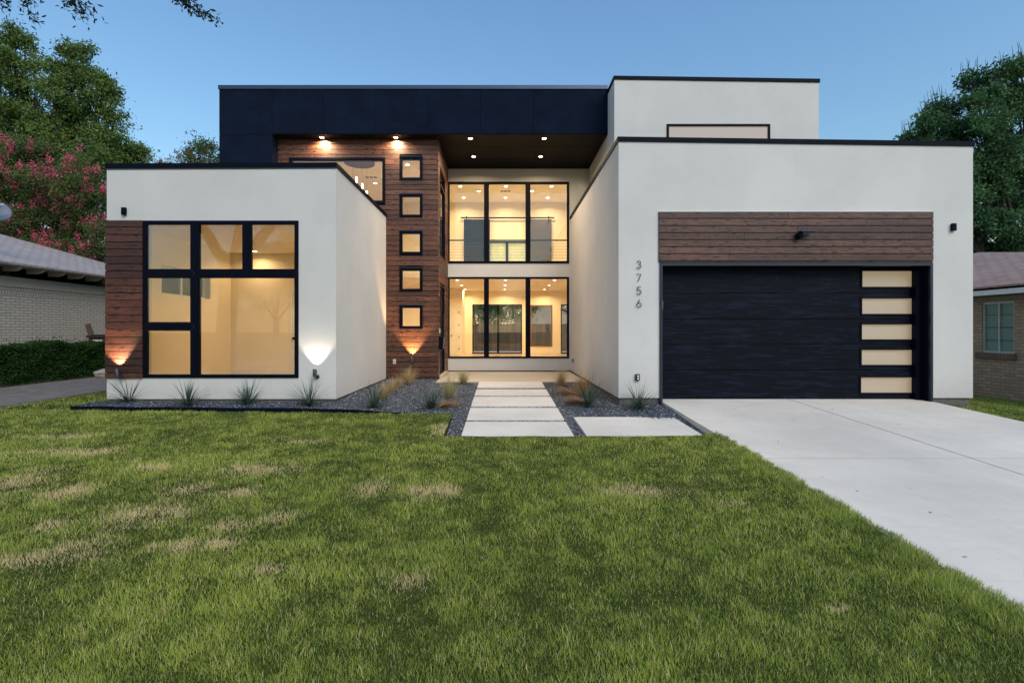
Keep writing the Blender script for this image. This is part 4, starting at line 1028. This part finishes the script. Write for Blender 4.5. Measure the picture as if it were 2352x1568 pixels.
# ------------------------------------------------------------------ foliage
def leaves(centers, size, rg, aspect=.45, droop=.3):
    n = len(centers); d = rg.normal(size=(n, 3)); d[:, 2] -= droop; d /= np.linalg.norm(d, axis=1)[:, None]
    e_ = rg.normal(size=(n, 3)); w = np.cross(d, e_); w /= np.linalg.norm(w, axis=1)[:, None]
    s = size * rg.uniform(.6, 1.3, n)
    nrm = np.cross(d, w)
    v = np.stack([centers, centers + d * (s * .5)[:, None] + w * (s * aspect * .5)[:, None] + nrm * (s * .08)[:, None], centers + d * s[:, None], centers + d * (s * .5)[:, None] - w * (s * aspect * .5)[:, None] + nrm * (s * .08)[:, None]], 1)
    q = (np.arange(n) * 4)[:, None] + np.array([[0, 1, 2, 3]])
    return v.reshape(-1, 3), q

def tree(name, label, cat, base, blobs, lsize, nleaf, mat, seed, trunk_r=.2, group=None, flowers=None, clus_r=.42, per=45, bare=0, shell=.55):
    """blobs: world (x,y,z,r). trunk + limbs + leaf clusters"""
    rg = np.random.default_rng(seed); base = Vector(base)
    t = thing(name, label, cat, base, group)
    B = np.array(blobs, dtype=float)
    tb = MB(base)
    cen = Vector(B[:, :3].mean(0)); fork = Vector((base.x + (cen.x - base.x) * .15, base.y, base.z + (B[:, 2].min() - base.z) * .45))
    tb.tube([base + Vector((0, 0, -.1)), base + Vector((.03, 0, .3)), fork], [trunk_r * 1.35, trunk_r, trunk_r * .8], 10)
    vol = B[:, 3] ** 2.1; vol /= vol.sum(); ncl = max(8, nleaf // per)
    CL = []
    for bi, ((x, y, z, r), f) in enumerate(zip(B, vol)):
        limb = len(B) < 12 or bi % 9 == 0
        k = max(2, int(ncl * f)); u = rg.normal(size=(k, 3)); u /= np.linalg.norm(u, axis=1)[:, None]
        rad = r * (rg.uniform(0, 1, k) ** shell) * rg.uniform(.75, 1.12, k)
        c = np.array([x, y, z]) + u * rad[:, None] * np.array([1, 1, .92]); CL.append(c)
        p1 = Vector((x, y, z)); mid = fork.lerp(p1, .5) + Vector((rg.uniform(-.3, .3), rg.uniform(-.3, .3), rg.uniform(-.1, .4)))
        if limb: tb.tube([fork, mid, p1], [trunk_r * .4, trunk_r * .2, trunk_r * .07], 6)
        for c0 in c[rg.permutation(len(c))[:(max(2, k // 16) if limb else 0)]]:
            q = Vector(c0); m2 = p1.lerp(q, .5) + Vector((0, 0, -.08 * r)); st_ = fork.lerp(p1, .8)
            tb.tube([st_, m2, q], [trunk_r * .08, trunk_r * .05, .006], 4, cap=False)
        for c0 in c[rg.permutation(len(c))[:bare]]:
            if c0[2] > z: q = Vector(c0); tb.tube([q, q + Vector((rg.uniform(-.2, .2), 0, rg.uniform(.5, .9)))], [.012, .004], 4, cap=False)
    tb.build('trunk', m_bark, t, recalc=False)
    CL = np.concatenate(CL); k = nleaf // len(CL) + 1
    rr = clus_r * rg.uniform(.5, 1.25, len(CL))
    off = rg.normal(size=(len(CL), k, 3)) * .5; pts = CL[:, None, :] + off * rr[:, None, None] * np.array([1, 1, .7])
    v, q = leaves(pts.reshape(-1, 3) - np.array(base), lsize, rg)
    mesh_np('crown', v, q, np.zeros((0, 3), int), mat, t)
    if flowers:
        fm, nf, fsel = flowers; idx = np.array([i for i in range(len(CL)) if fsel(CL[i])]); idx = idx[rg.permutation(len(idx))[:nf]]
        fc = CL[idx] + np.array([0, -.15, .18]); ax_ = rg.normal(size=(len(fc), 1, 3)) * .0
        o3 = rg.normal(size=(len(fc), 44, 3)) * rg.uniform(.5, 1.2, (len(fc), 1, 1)) * np.array([.055, .055, .10])
        v, q = leaves((fc[:, None, :] + o3).reshape(-1, 3) - np.array(base), .055, rg, .8)
        mesh_np('blossom', v, q, np.zeros((0, 3), int), fm, t)
    return t
def bl(Y, lst, seed=0, spread=.6):
    r = random.Random(seed); out = []
    for (px, py, pr) in lst:
        rr = pr * Y / F; y = Y + r.uniform(-1, 1) * spread * min(rr, 2.0); c = Vector((U(px, y), y, V(py, y))); out.append((*c, rr * .62))
        for k in range(8):                    # smaller lobes standing out of the main one
            a = r.uniform(-.6, math.pi + .6); d = Vector((math.cos(a), r.uniform(-.9, .3), math.sin(a))).normalized() * rr * r.uniform(.55, 1.0); out.append((*(c + d), rr * r.uniform(.20, .42)))
    return out

m_oak = leafmat('oak_leaves', (.050, .105, .026), (.22, .30, .085))
m_oak2 = leafmat('dark_leaves', (.018, .060, .034), (.14, .27, .100))
m_myr = leafmat('myrtle_leaves', (.045, .085, .024), (.17, .235, .075))
m_pink = leafmat('pink_blossom', (.62, .055, .15), (.90, .20, .33), 2.0, .25)
m_dusty = leafmat('dusty_blossom', (.22, .07, .07), (.36, .15, .13), 2.0, .25)
m_hedge = leafmat('hedge_leaves', (.014, .045, .012), (.050, .115, .028), 3.0)
m_live = leafmat('live_oak_leaves', (.010, .022, .010), (.030, .055, .020))

tree('oak_tree', 'tall green tree with rounded top at the far left edge behind the pink blossom tree', 'tree', (-24.0, 25, 0), bl(24, [(30, 84, 28), (56, 104, 28), (15, 125, 40), (78, 146, 30), (45, 185, 50), (-10, 175, 60), (85, 190, 26), (20, 250, 70), (70, 255, 55), (-60, 300, 100), (20, 330, 80), (90, 330, 60), (-80, 420, 100), (20, 440, 80)], 1), .15, 52000, m_oak, 11, .3, bare=0, clus_r=.40, per=38)
tree('oak_tree', 'tall green tree with pointed crown just left of the house, behind the blossoms', 'tree', (-20.2, 23, 0), bl(23, [(162, 122, 22), (190, 128, 25), (148, 165, 34), (196, 172, 38), (235, 205, 34), (260, 222, 24), (222, 250, 42), (165, 232, 45), (122, 222, 36), (264, 268, 30), (246, 312, 42), (185, 300, 55), (115, 300, 55), (275, 335, 24), (240, 360, 50), (170, 370, 80), (90, 360, 75), (215, 430, 80), (110, 450, 80)], 2), .15, 60000, m_oak, 12, .3, bare=0, clus_r=.38, per=38)
tree('small_tree', 'small loose green tree peeping over the white wing beside the tall tree', 'tree', (-17.2, 24, 0), bl(24, [(310, 345, 22), (325, 365, 24), (295, 365, 22), (310, 410, 40)], 3, .4), .13, 6500, m_oak, 13, .1, clus_r=.35, per=30)
tree('crape_myrtle', 'sparse blossoming treetop between the white wing and the black upper storey', 'tree', (-15.5, 22.5, 0), bl(22, [(462, 335, 20), (448, 358, 20), (480, 345, 22), (490, 372, 22), (460, 395, 40), (395, 385, 18), (372, 392, 12)], 4, .4), .11, 5200, m_myr, 14, .09, flowers=(m_dusty, 30, lambda c: True), clus_r=.32, per=26)
def fsel(c): return c[1] < 18.2
tree('crape_myrtle', 'wide crape myrtle covered in bright pink blossoms above the left neighbour roof', 'tree', (-17.2, 18.5, 0), bl(17.8, [(20, 360, 55), (90, 385, 60), (160, 410, 60), (215, 450, 55), (-30, 420, 80), (50, 450, 80), (130, 470, 80), (200, 510, 70), (20, 540, 80), (110, 560, 80), (190, 580, 70), (240, 520, 50), (60, 620, 80), (180, 640, 70), (270, 560, 50), (280, 470, 35)], 5, .8), .085, 120000, m_myr, 15, .12, flowers=(m_pink, 520, lambda c: c[1] < 18.4 and c[2] > 3.6 ), clus_r=.32, per=60)
tree('broadleaf_tree', 'tall dark green tree rising above the right neighbour roof', 'tree', (23.5, 21, 0), bl(20.5, [(2235, 195, 30), (2272, 186, 28), (2228, 235, 26), (2258, 238, 40), (2322, 172, 30), (2352, 155, 32), (2312, 232, 46), (2352, 250, 55), (2268, 292, 48), (2238, 305, 30), (2330, 320, 70), (2265, 380, 58), (2230, 400, 45), (2345, 430, 70), (2275, 470, 60), (2240, 520, 50), (2330, 540, 70), (2300, 610, 60), (2262, 440, 40), (2310, 480, 60), (2250, 570, 45), (2190, 470, 55), (2180, 400, 45), (2150, 450, 60), (2420, 200, 80), (2430, 400, 90)], 6, .9),  .15, 68000, m_oak2, 16, .32, bare=2, clus_r=.33, per=34)
tree('broadleaf_tree', 'smaller dark green tree with bare twigs on top, just above the garage roof', 'tree', (20.3, 20, 0), bl(21, [(2150, 252, 22), (2140, 285, 30), (2172, 275, 26), (2188, 302, 22), (2110, 312, 16), (2086, 322, 12), (2130, 345, 36), (2180, 350, 40), (2095, 352, 24)], 7, .6), .15, 13000, m_oak2, 17, .14, bare=4, clus_r=.36, per=30)

tree('backyard_tree', 'dark dense tree beyond the back fence seen through the rear sliding doors', 'tree', (-1.5, 37, 0), [(-3.2, 37, 3.2, 2.2), (-.8, 36.8, 2.8, 2.0), (1.2, 37.2, 3.4, 2.1), (-1.2, 37.5, 5.5, 2.4), (-5.2, 37.2, 3.8, 2.4), (2.2, 37, 5.2, 2.2)], .2, 26000, m_oak2, 23, .2, clus_r=.55)
tree('backyard_tree', 'second dark tree beyond the back fence to the right of the pale outbuilding', 'tree', (8.2, 46.5, 0), [(5.5, 47, 5, 3.0), (9, 46, 4, 3), (11, 47, 5.5, 3), (2.5, 47.5, 5.5, 2.6)], .25, 18000, m_oak2, 24, .2, clus_r=.7)
# live oak by the street: its limbs hang into the top left of the view
t = thing('live_oak', 'dark leafy branches hanging in from the top left corner of the view', 'tree', (-8.2, 3.2, -.4))
bo = Vector((-8.2, 3.2, -.4)); tb = MB(bo); rg = np.random.default_rng(5)
tb.tube([bo, bo + Vector((.1, 0, 1.5)), bo + Vector((.3, .1, 3.4))], [.36, .28, .24], 12)
fork = bo + Vector((.3, .1, 3.4)); pts = []
def sprig(path, r0, spacing=.035, spread=.05, sub=0):
    path = [Vector(p) for p in path]; tb.tube(path, list(np.linspace(r0, .003, len(path))), 5)
    for i in range(len(path) - 1):
        L_ = (path[i+1] - path[i]).length; k = max(2, int(L_ / spacing))
        for j in range(k):
            p = path[i].lerp(path[i+1], j / k)
            for q in range(8): pts.append(p + Vector(rg.normal(size=3)) * spread)
Yh = 5.2
def Tz(zx, zy, Y=Yh): return P(zx / 2.8 * .98, zy / 2.8 * .98, Y)
hub = P(60, -420, 4.9); hub2 = P(300, -420, 5.1); hub3 = P(-250, -300, 4.8)
tb.tube([fork, (fork + hub3) / 2 + Vector((0, 0, .5)), hub3, hub, hub2], [.16, .13, .10, .07, .04], 8)
tb.tube([fork, fork + Vector((-1, .5, 2.0)), fork + Vector((-2, 1.0, 4.0))], [.18, .12, .06], 8)
tb.tube([fork, fork + Vector((.8, -1.5, 2.0)), fork + Vector((1.0, -3.0, 3.6))], [.18, .12, .06], 8)
tb.tube([hub, Tz(200, -300), Tz(160, -40)], [.02, .012, .006], 5); tb.tube([hub, Tz(420, -250), Tz(440, -30)], [.02, .012, .006], 5); tb.tube([hub2, Tz(1000, -260), Tz(1150, -40)], [.02, .012, .006], 5); tb.tube([hub3, Tz(-60, -200), Tz(-10, -30)], [.02, .012, .006], 5)
sprig([Tz(-10, -30), Tz(20, 10), Tz(48, 32)], .005); sprig([Tz(-20, -20), Tz(5, 20), Tz(30, 45)], .004, spread=.035)
sprig([Tz(160, -40), Tz(175, 20), Tz(190, 80), Tz(225, 125), Tz(262, 165)], .006, spread=.03); sprig([Tz(165, -30), Tz(215, 0), Tz(245, 30)], .005, spread=.04)
sprig([Tz(440, -30), Tz(480, 30), Tz(520, 75), Tz(550, 150)], .007, spread=.045); sprig([Tz(460, -40), Tz(530, 20), Tz(590, 70), Tz(620, 125)], .007, spread=.045); sprig([Tz(420, -30), Tz(440, 10), Tz(500, 50)], .005, spread=.05)
sprig([Tz(1150, -40), Tz(1215, 20), Tz(1275, 60), Tz(1335, 95), Tz(1400, 120), Tz(1450, 143)], .007, spread=.032); sprig([Tz(1150, -60), Tz(1230, -10), Tz(1290, 25), Tz(1320, 55)], .006, spread=.045); sprig([Tz(1150, -20), Tz(1200, 25), Tz(1245, 50)], .004, spread=.03)
# main crown above and left of the picture
cl = []
for _ in range(150):
    q = fork + Vector((rg.uniform(-2.5, 3.2), rg.uniform(-5.5, .5), rg.uniform(1.4, 4.5)))
    lim = CZ + .93 * q.y + .8          # stay above the camera's view
    if abs(q.x) < 1.3 * max(q.y, .1) and q.z < lim: q.z = lim + rg.uniform(0, 1.2)
    cl.append(q)
for c0 in cl:
    for k in range(60): pts.append(c0 + Vector(rg.normal(size=3)) * .28)
tb.build('trunk', m_bark, t, recalc=False)
v, q = leaves(np.array([tuple(p) for p in pts]) - np.array(bo), .058, rg, .36, .2)
mesh_np('crown', v, q, np.zeros((0, 3), int), m_live, t)
# trees across the street, which the glass reflects
proto = tree('street_tree', 'broad tree across the street, mirrored faintly in the upper glass', 'tree', (-3, -26, -.6), [(-3, -26, 5, 2.6), (-5, -26, 4.2, 2), (-1, -26.5, 4.4, 2.2), (-3.4, -25, 7, 1.8), (-1.6, -26, 6.2, 1.7)], .2, 24000, m_oak, 31, .25, 'trees across the street', clus_r=.6)
for (x, y, s0) in ((5.5, -28, 1.1), (-13, -27, 1.2), (13.5, -30, 1.4), (-22, -30, 1.3), (22, -28, 1.2)):
    c = proto.copy(); COL.objects.link(c); c.location = (x, y, -.6); c.scale = (s0,) * 3; c.rotation_euler = (0, 0, x)
    c['label'] = f"broad tree across the street {'straight opposite the garage' if x == 5.5 else 'opposite the left wing' if x == -13 else 'opposite the driveway' if x == 13.5 else 'farthest to the left' if x < 0 else 'farthest to the right'}"
    for chd in proto.children: k = chd.copy(); COL.objects.link(k); k.parent = c

# hedge
t = thing('hedge', 'long clipped dark green hedge in front of the cream brick wall', 'hedge', (-11.95, 11, 0))
rg = np.random.default_rng(8); n = 46000
y = rg.uniform(7.0, 16.0, n); side = rg.random(n)
ztop = .93 + .05 * np.sin(y * 3.1) + .03 * np.sin(y * 9)
x = np.where(side < .62, -11.6 - rg.exponential(.05, n), rg.uniform(-12.35, -11.6, n)); z = np.where(side < .62, rg.uniform(-.02, 1, n) * ztop, ztop - rg.exponential(.04, n))
x += .05 * np.sin(y * 5) * np.sin(z * 6)
up_ = rg.random(n) < .012; z = np.where(up_, ztop + rg.uniform(0, .14, n), z)
v, q = leaves(np.stack([x, y, z], 1) - np.array([-11.95, 11, 0]), .05, rg, .6)
mesh_np('foliage', v, q, np.zeros((0, 3), int), m_hedge, t)
b = MB((-11.95, 11, 0)); b.box(-12.25, -11.7, 7.0, 15.95, -.03, .86); b.build('branches', plain('hedge_dark_core', (.012, .016, .007), 1, 0, .4, 20, .8, 40), t)  # plain dark box standing in for the shaded inside of the hedge
# shrub twigs at the left edge
t = thing('bare_shrub', 'thin bare shrub twigs against the cream brick wall at the left edge', 'shrub', (-12.2, 11.2, .8)); b = MB((-12.2, 11.2, .8)); r_ = random.Random(4)
for k in range(16):
    p0 = Vector((-12.3, 11.0 + r_.uniform(-.2, .2), .5)); p1 = p0 + Vector((r_.uniform(-.1, .2), r_.uniform(-.2, .35), r_.uniform(1.0, 1.9))); p2 = p1 + Vector((r_.uniform(0, .15), r_.uniform(0, .5), r_.uniform(0, .3)))
    b.tube([p0, p1, p2], [.008, .005, .002], 4)
b.build('stem', m_bark, t, recalc=False)

# bed plants
m_yuc = leafmat('yucca_blades', (.035, .065, .045), (.11, .16, .115), 4, .1)
m_fea = leafmat('feather_grass', (.36, .26, .12), (.68, .54, .30), 4, .35)
m_dry = leafmat('dry_feather_grass', (.36, .20, .08), (.62, .40, .19), 4, .35)
m_grn = leafmat('greenish_feather_grass', (.28, .27, .11), (.60, .52, .27), 4, .35)
def by(py, dz=0.0): # depth of a point on the bed from its picture height
    Y = 8.5
    for _ in range(30): Y = (CZ - bed_z(U(0, Y) * 0 + cur_x(Y), Y)) * F / (py - CY)
    return Y
def plant(px, py, kind, label, size, seed, mat, group, n, lean=(.1, 1.2), lean_dir=None, w=.012, droop=.9, hgt=.4):
    global cur_x
    cur_x = lambda Y: U(px, Y)
    Y = by(py); X = U(px, Y); Z = bed_z(X, Y); rg = np.random.default_rng(seed)
    t = thing(kind, label, 'plant', (X, Y, Z), group); t['kind'] = 'thing'
    az = rg.uniform(0, 6.283, n); ln = rg.uniform(lean[0], lean[1], n)
    if lean_dir is not None: az = lean_dir + rg.normal(size=n) * .7
    L_ = size * rg.uniform(.55, 1.1, n)
    base = np.stack([np.cos(az), np.sin(az), np.zeros(n)], 1) * (rg.uniform(0, .035, n))[:, None]
    dr = droop * rg.uniform(.3, 1.2, n) * ln
    v, q, tr_, m_ = ribbons(base, az, ln, L_, np.full(n, w) * rg.uniform(.7, 1.2, n), dr, 6)
    mesh_np('blades', v, q, tr_, mat, t)
    return t
G1 = 'spiky yuccas planted in the gravel bed'; G2 = 'feather grasses planted in the gravel bed'
yl = [(297, 923, 'spiky yucca nearest the left corner of the house', .50), (431.5, 931, 'spiky yucca below the left edge of the big window', .46), (570, 928, 'spiky yucca below the middle of the big window', .44),
      (710, 931, 'spiky yucca right below the white up light', .50), (860, 935, 'spiky yucca just right of the white wing corner', .42), (992, 937, 'green spiky yucca left of the path among fallen grass', .42),
      (1352, 934, 'large bluish yucca right of the path beside tan grass', .52), (1466, 938, 'spiky yucca in front of the wall with the house numbers', .48)]
for k, (px, py, lab, sz) in enumerate(yl): plant(px, py, 'yucca', lab, sz * 1.25, 40 + k, m_yuc, G1, 90, (.2, 1.4), w=.016, droop=.6)
fl = [(881, 918, 'loose tan feather grass nearest the yucca by the wing', .30, m_fea), (900, 903, 'second tan feather grass along the wing wall', .28, m_fea), (916, 891, 'third small golden feather grass along the wing wall', .24, m_fea),
      (940, 883, 'straw coloured feather grass below the wood wall', .40, m_fea), (1032, 916, 'large feather grass tuft left of the path', .46, m_grn), (1064, 882, 'small feather grass beside the porch left of the path', .34, m_grn),
      (1289, 887, 'feather grass beside the porch right of the path', .40, m_fea), (1336, 912, 'large drooping orange tan feather grass right of the path', .46, m_dry)]
for k, (px, py, lab, sz, mt) in enumerate(fl): plant(px, py, 'feather_grass', lab, sz * 1.3, 60 + k, mt, G2, 420, (.02, .85), w=.0048, droop=1.0)
plant(1320, 905, 'feather_grass', 'flattened dry grass lying toward the path on the right', .60, 80, m_dry, G2, 520, (1.1, 1.5), math.pi, .004, .15)
plant(1345, 925, 'feather_grass', 'flattened dry grass under the large bluish yucca', .58, 81, m_dry, G2, 460, (1.15, 1.5), math.pi, .004, .15)
plant(1010, 934, 'feather_grass', 'flattened dry grass beside the green yucca left of the path', .50, 82, m_dry, G2, 420, (1.1, 1.5), 0, .004, .15)

# ------------------------------------------------------------------ lawn blades
def lawn_pts(n, y0, y1, x0, x1, dens):
    rg = np.random.default_rng(int(y0 * 100) + 3); x = rg.uniform(x0, x1, n); y = rg.uniform(y0, y1, n); return x, y
rg = np.random.default_rng(77); X_ = []; Y_ = []
def add_zone(x0, x1, y0, y1, dens):
    n = int((x1 - x0) * (y1 - y0) * dens); X_.append(rg.uniform(x0, x1, n)); Y_.append(rg.uniform(y0, y1, n))
for (y0, y1, d_) in ((1.9, 2.8, 19000), (2.8, 3.6, 13500), (3.6, 4.6, 9500), (4.6, 5.8, 7200), (5.8, 7.2, 5600), (7.2, 8.3, 4800)):
    add_zone(max(-8.78, -1.12 * y1 - 3.4), 2.93, y0, y1, d_)
add_zone(-8.75, -7.1, 8.2, 15, 1400); add_zone(7.76, 11.6, 6.8, 13.5, 2400)
add_zone(2.72, 2.97, 1.9, 6.5, 9000)     # tufts hanging over the drive's edge
x = np.concatenate(X_); y = np.concatenate(Y_)
ey = 8.29 + (7.99 - 8.29) * (x + 7.36) / (7.36 - 0.813)
wob = .018 * np.sin(y * 9.3) + .018 * np.sin(y * 23.1) + .012 * np.sin(y * 51)
ok = ((y < 6.54) & (x < 2.93 + wob)) | ((x < -.79) & (x > -7.38) & (y < ey - .015)) | ((x <= -7.38) & (x > -8.78)) | ((x > 7.77 + wob * .6) & (x < 11.62))
ok &= (np.abs(x) < 1.14 * y + .25) | ((np.abs(x) < 1.14 * y + 3.6) & (rg.random(len(x)) < .55))
x = x[ok]; y = y[ok]; n = len(x)
tint = np.zeros(n)
pat = [(60,255,130,40),(300,290,90,30),(250,108,140,14),(430,105,90,16),(200,190,80,12),(700,180,80,13),(1180,185,150,20),(880,275,90,26),(1090,290,80,20),(700,385,150,42),(1050,440,80,22),(350,560,130,55),(130,600,150,32),(850,540,60,28),(1020,520,70,28),(1700,275,70,26),(1940,290,60,26),(2060,285,50,24),(680,545,30,20),(240,440,60,26),(1280,410,60,26),(560,440,50,20),
       (2352+640,285,170,22),(2352+1000,340,60,14),(2352+1480,820,50,18),(1240,640,60,24),(1880,700,80,30),(2050,0,50,25),(300,40,120,10),(1400,60,140,10)]
for (zx, zy, rx, ry) in pat:
    px, py = zx / 2, 980 + zy / 2; Yp = 1.70 / ((py - 760) / F + .045); Xp = U(px, Yp); RX = rx / 2 * Yp / F; RY = Yp * Yp / 1.7 * (ry / 2) / F
    d2 = ((x - Xp) / RX) ** 2 + ((y - Yp) / RY) ** 2
    tint = np.maximum(tint, np.exp(-d2 * .9) * (1.0 if ry > 15 else .6))
nz = vnoise(x, y, .35, 1); nz2 = vnoise(x, y, .12, 2); nz3 = vnoise(x, y, 1.3, 3); nz4 = vnoise(x, y, .05, 4)
pr = np.clip(tint * (.5 + 1.0 * nz) * (.6 + .8 * nz2), 0, 1) + .10 * nz2 * nz3 + .03
straw = (rg.random(n) < pr).astype(float) * rg.uniform(.6, 1, n)
straw = np.maximum(straw, rg.uniform(0, .18, n))
gv = np.clip(.12 + .45 * nz3 + .45 * (nz - .5) + .55 * (nz2 - .5) + .3 * (nz4 - .5) + .25 + rg.normal(size=n) * .22, 0, 1)
z = lawn_z(x, y) + np.where(x > 7, .03, 0.0)
z = np.where((x > 2.87) & (y < 6.6), drive_z(y) + .0, z)
wd = .0017 + .00055 * y
hh = (.016 + .020 * nz + .020 * nz2 * nz2 + .004 * nz4) * rg.uniform(.5, 1.35, n) * np.where(straw > .5, 1.15, 1)
hh *= np.where((x > 2.6) & (x < 3.2), 1.4, 1)
az = rg.uniform(0, 6.283, n); az = np.where(x > 2.75, rg.normal(size=n) * .9, az)
lean = rg.uniform(.05, .75, n); droop = rg.uniform(.0, .9, n)
v, q, tr_, m_ = ribbons(np.stack([x, y, z - .004], 1), az, lean, hh, wd, droop, 2, rg.uniform(-1.2, 1.2, n))
att = np.zeros((n, m_, 4), dtype=np.float32); att[:, :, 0] = straw[:, None]; att[:, :, 1] = gv[:, None]; att[:, :, 3] = 1
o = mesh_np('grass', v, q, tr_, m_grass, attr=att.reshape(-1, 4)); prop(o, 'mown green lawn grass with straw coloured dry patches', 'grass', kind='stuff')
print('BLADES', n)

# fallen leaves and twigs on the drive
b = MB((5, 5, 0)); r_ = random.Random(9); m_litter = plain('dry_leaf', (.20, .13, .07), .8)
for k in range(46):
    xx_, yy_ = r_.uniform(3.1, 7.6), r_.uniform(2.2, 8.4); a = r_.uniform(0, 6.28); L_ = r_.uniform(.008, .03); zz_ = drive_z(yy_) + .004
    c, s = math.cos(a), math.sin(a)
    b.add([(xx_ - c * L_, yy_ - s * L_, zz_), (xx_ + s * L_ * .3, yy_ - c * L_ * .3, zz_ + .004), (xx_ + c * L_, yy_ + s * L_, zz_ + .002), (xx_ - s * L_ * .3, yy_ + c * L_ * .3, zz_ + .004)], [(0, 1, 2, 3)])
prop(b.build('leaf_litter', m_litter, recalc=False), 'tiny dry leaves scattered over the pale concrete drive', 'leaf litter', kind='stuff')
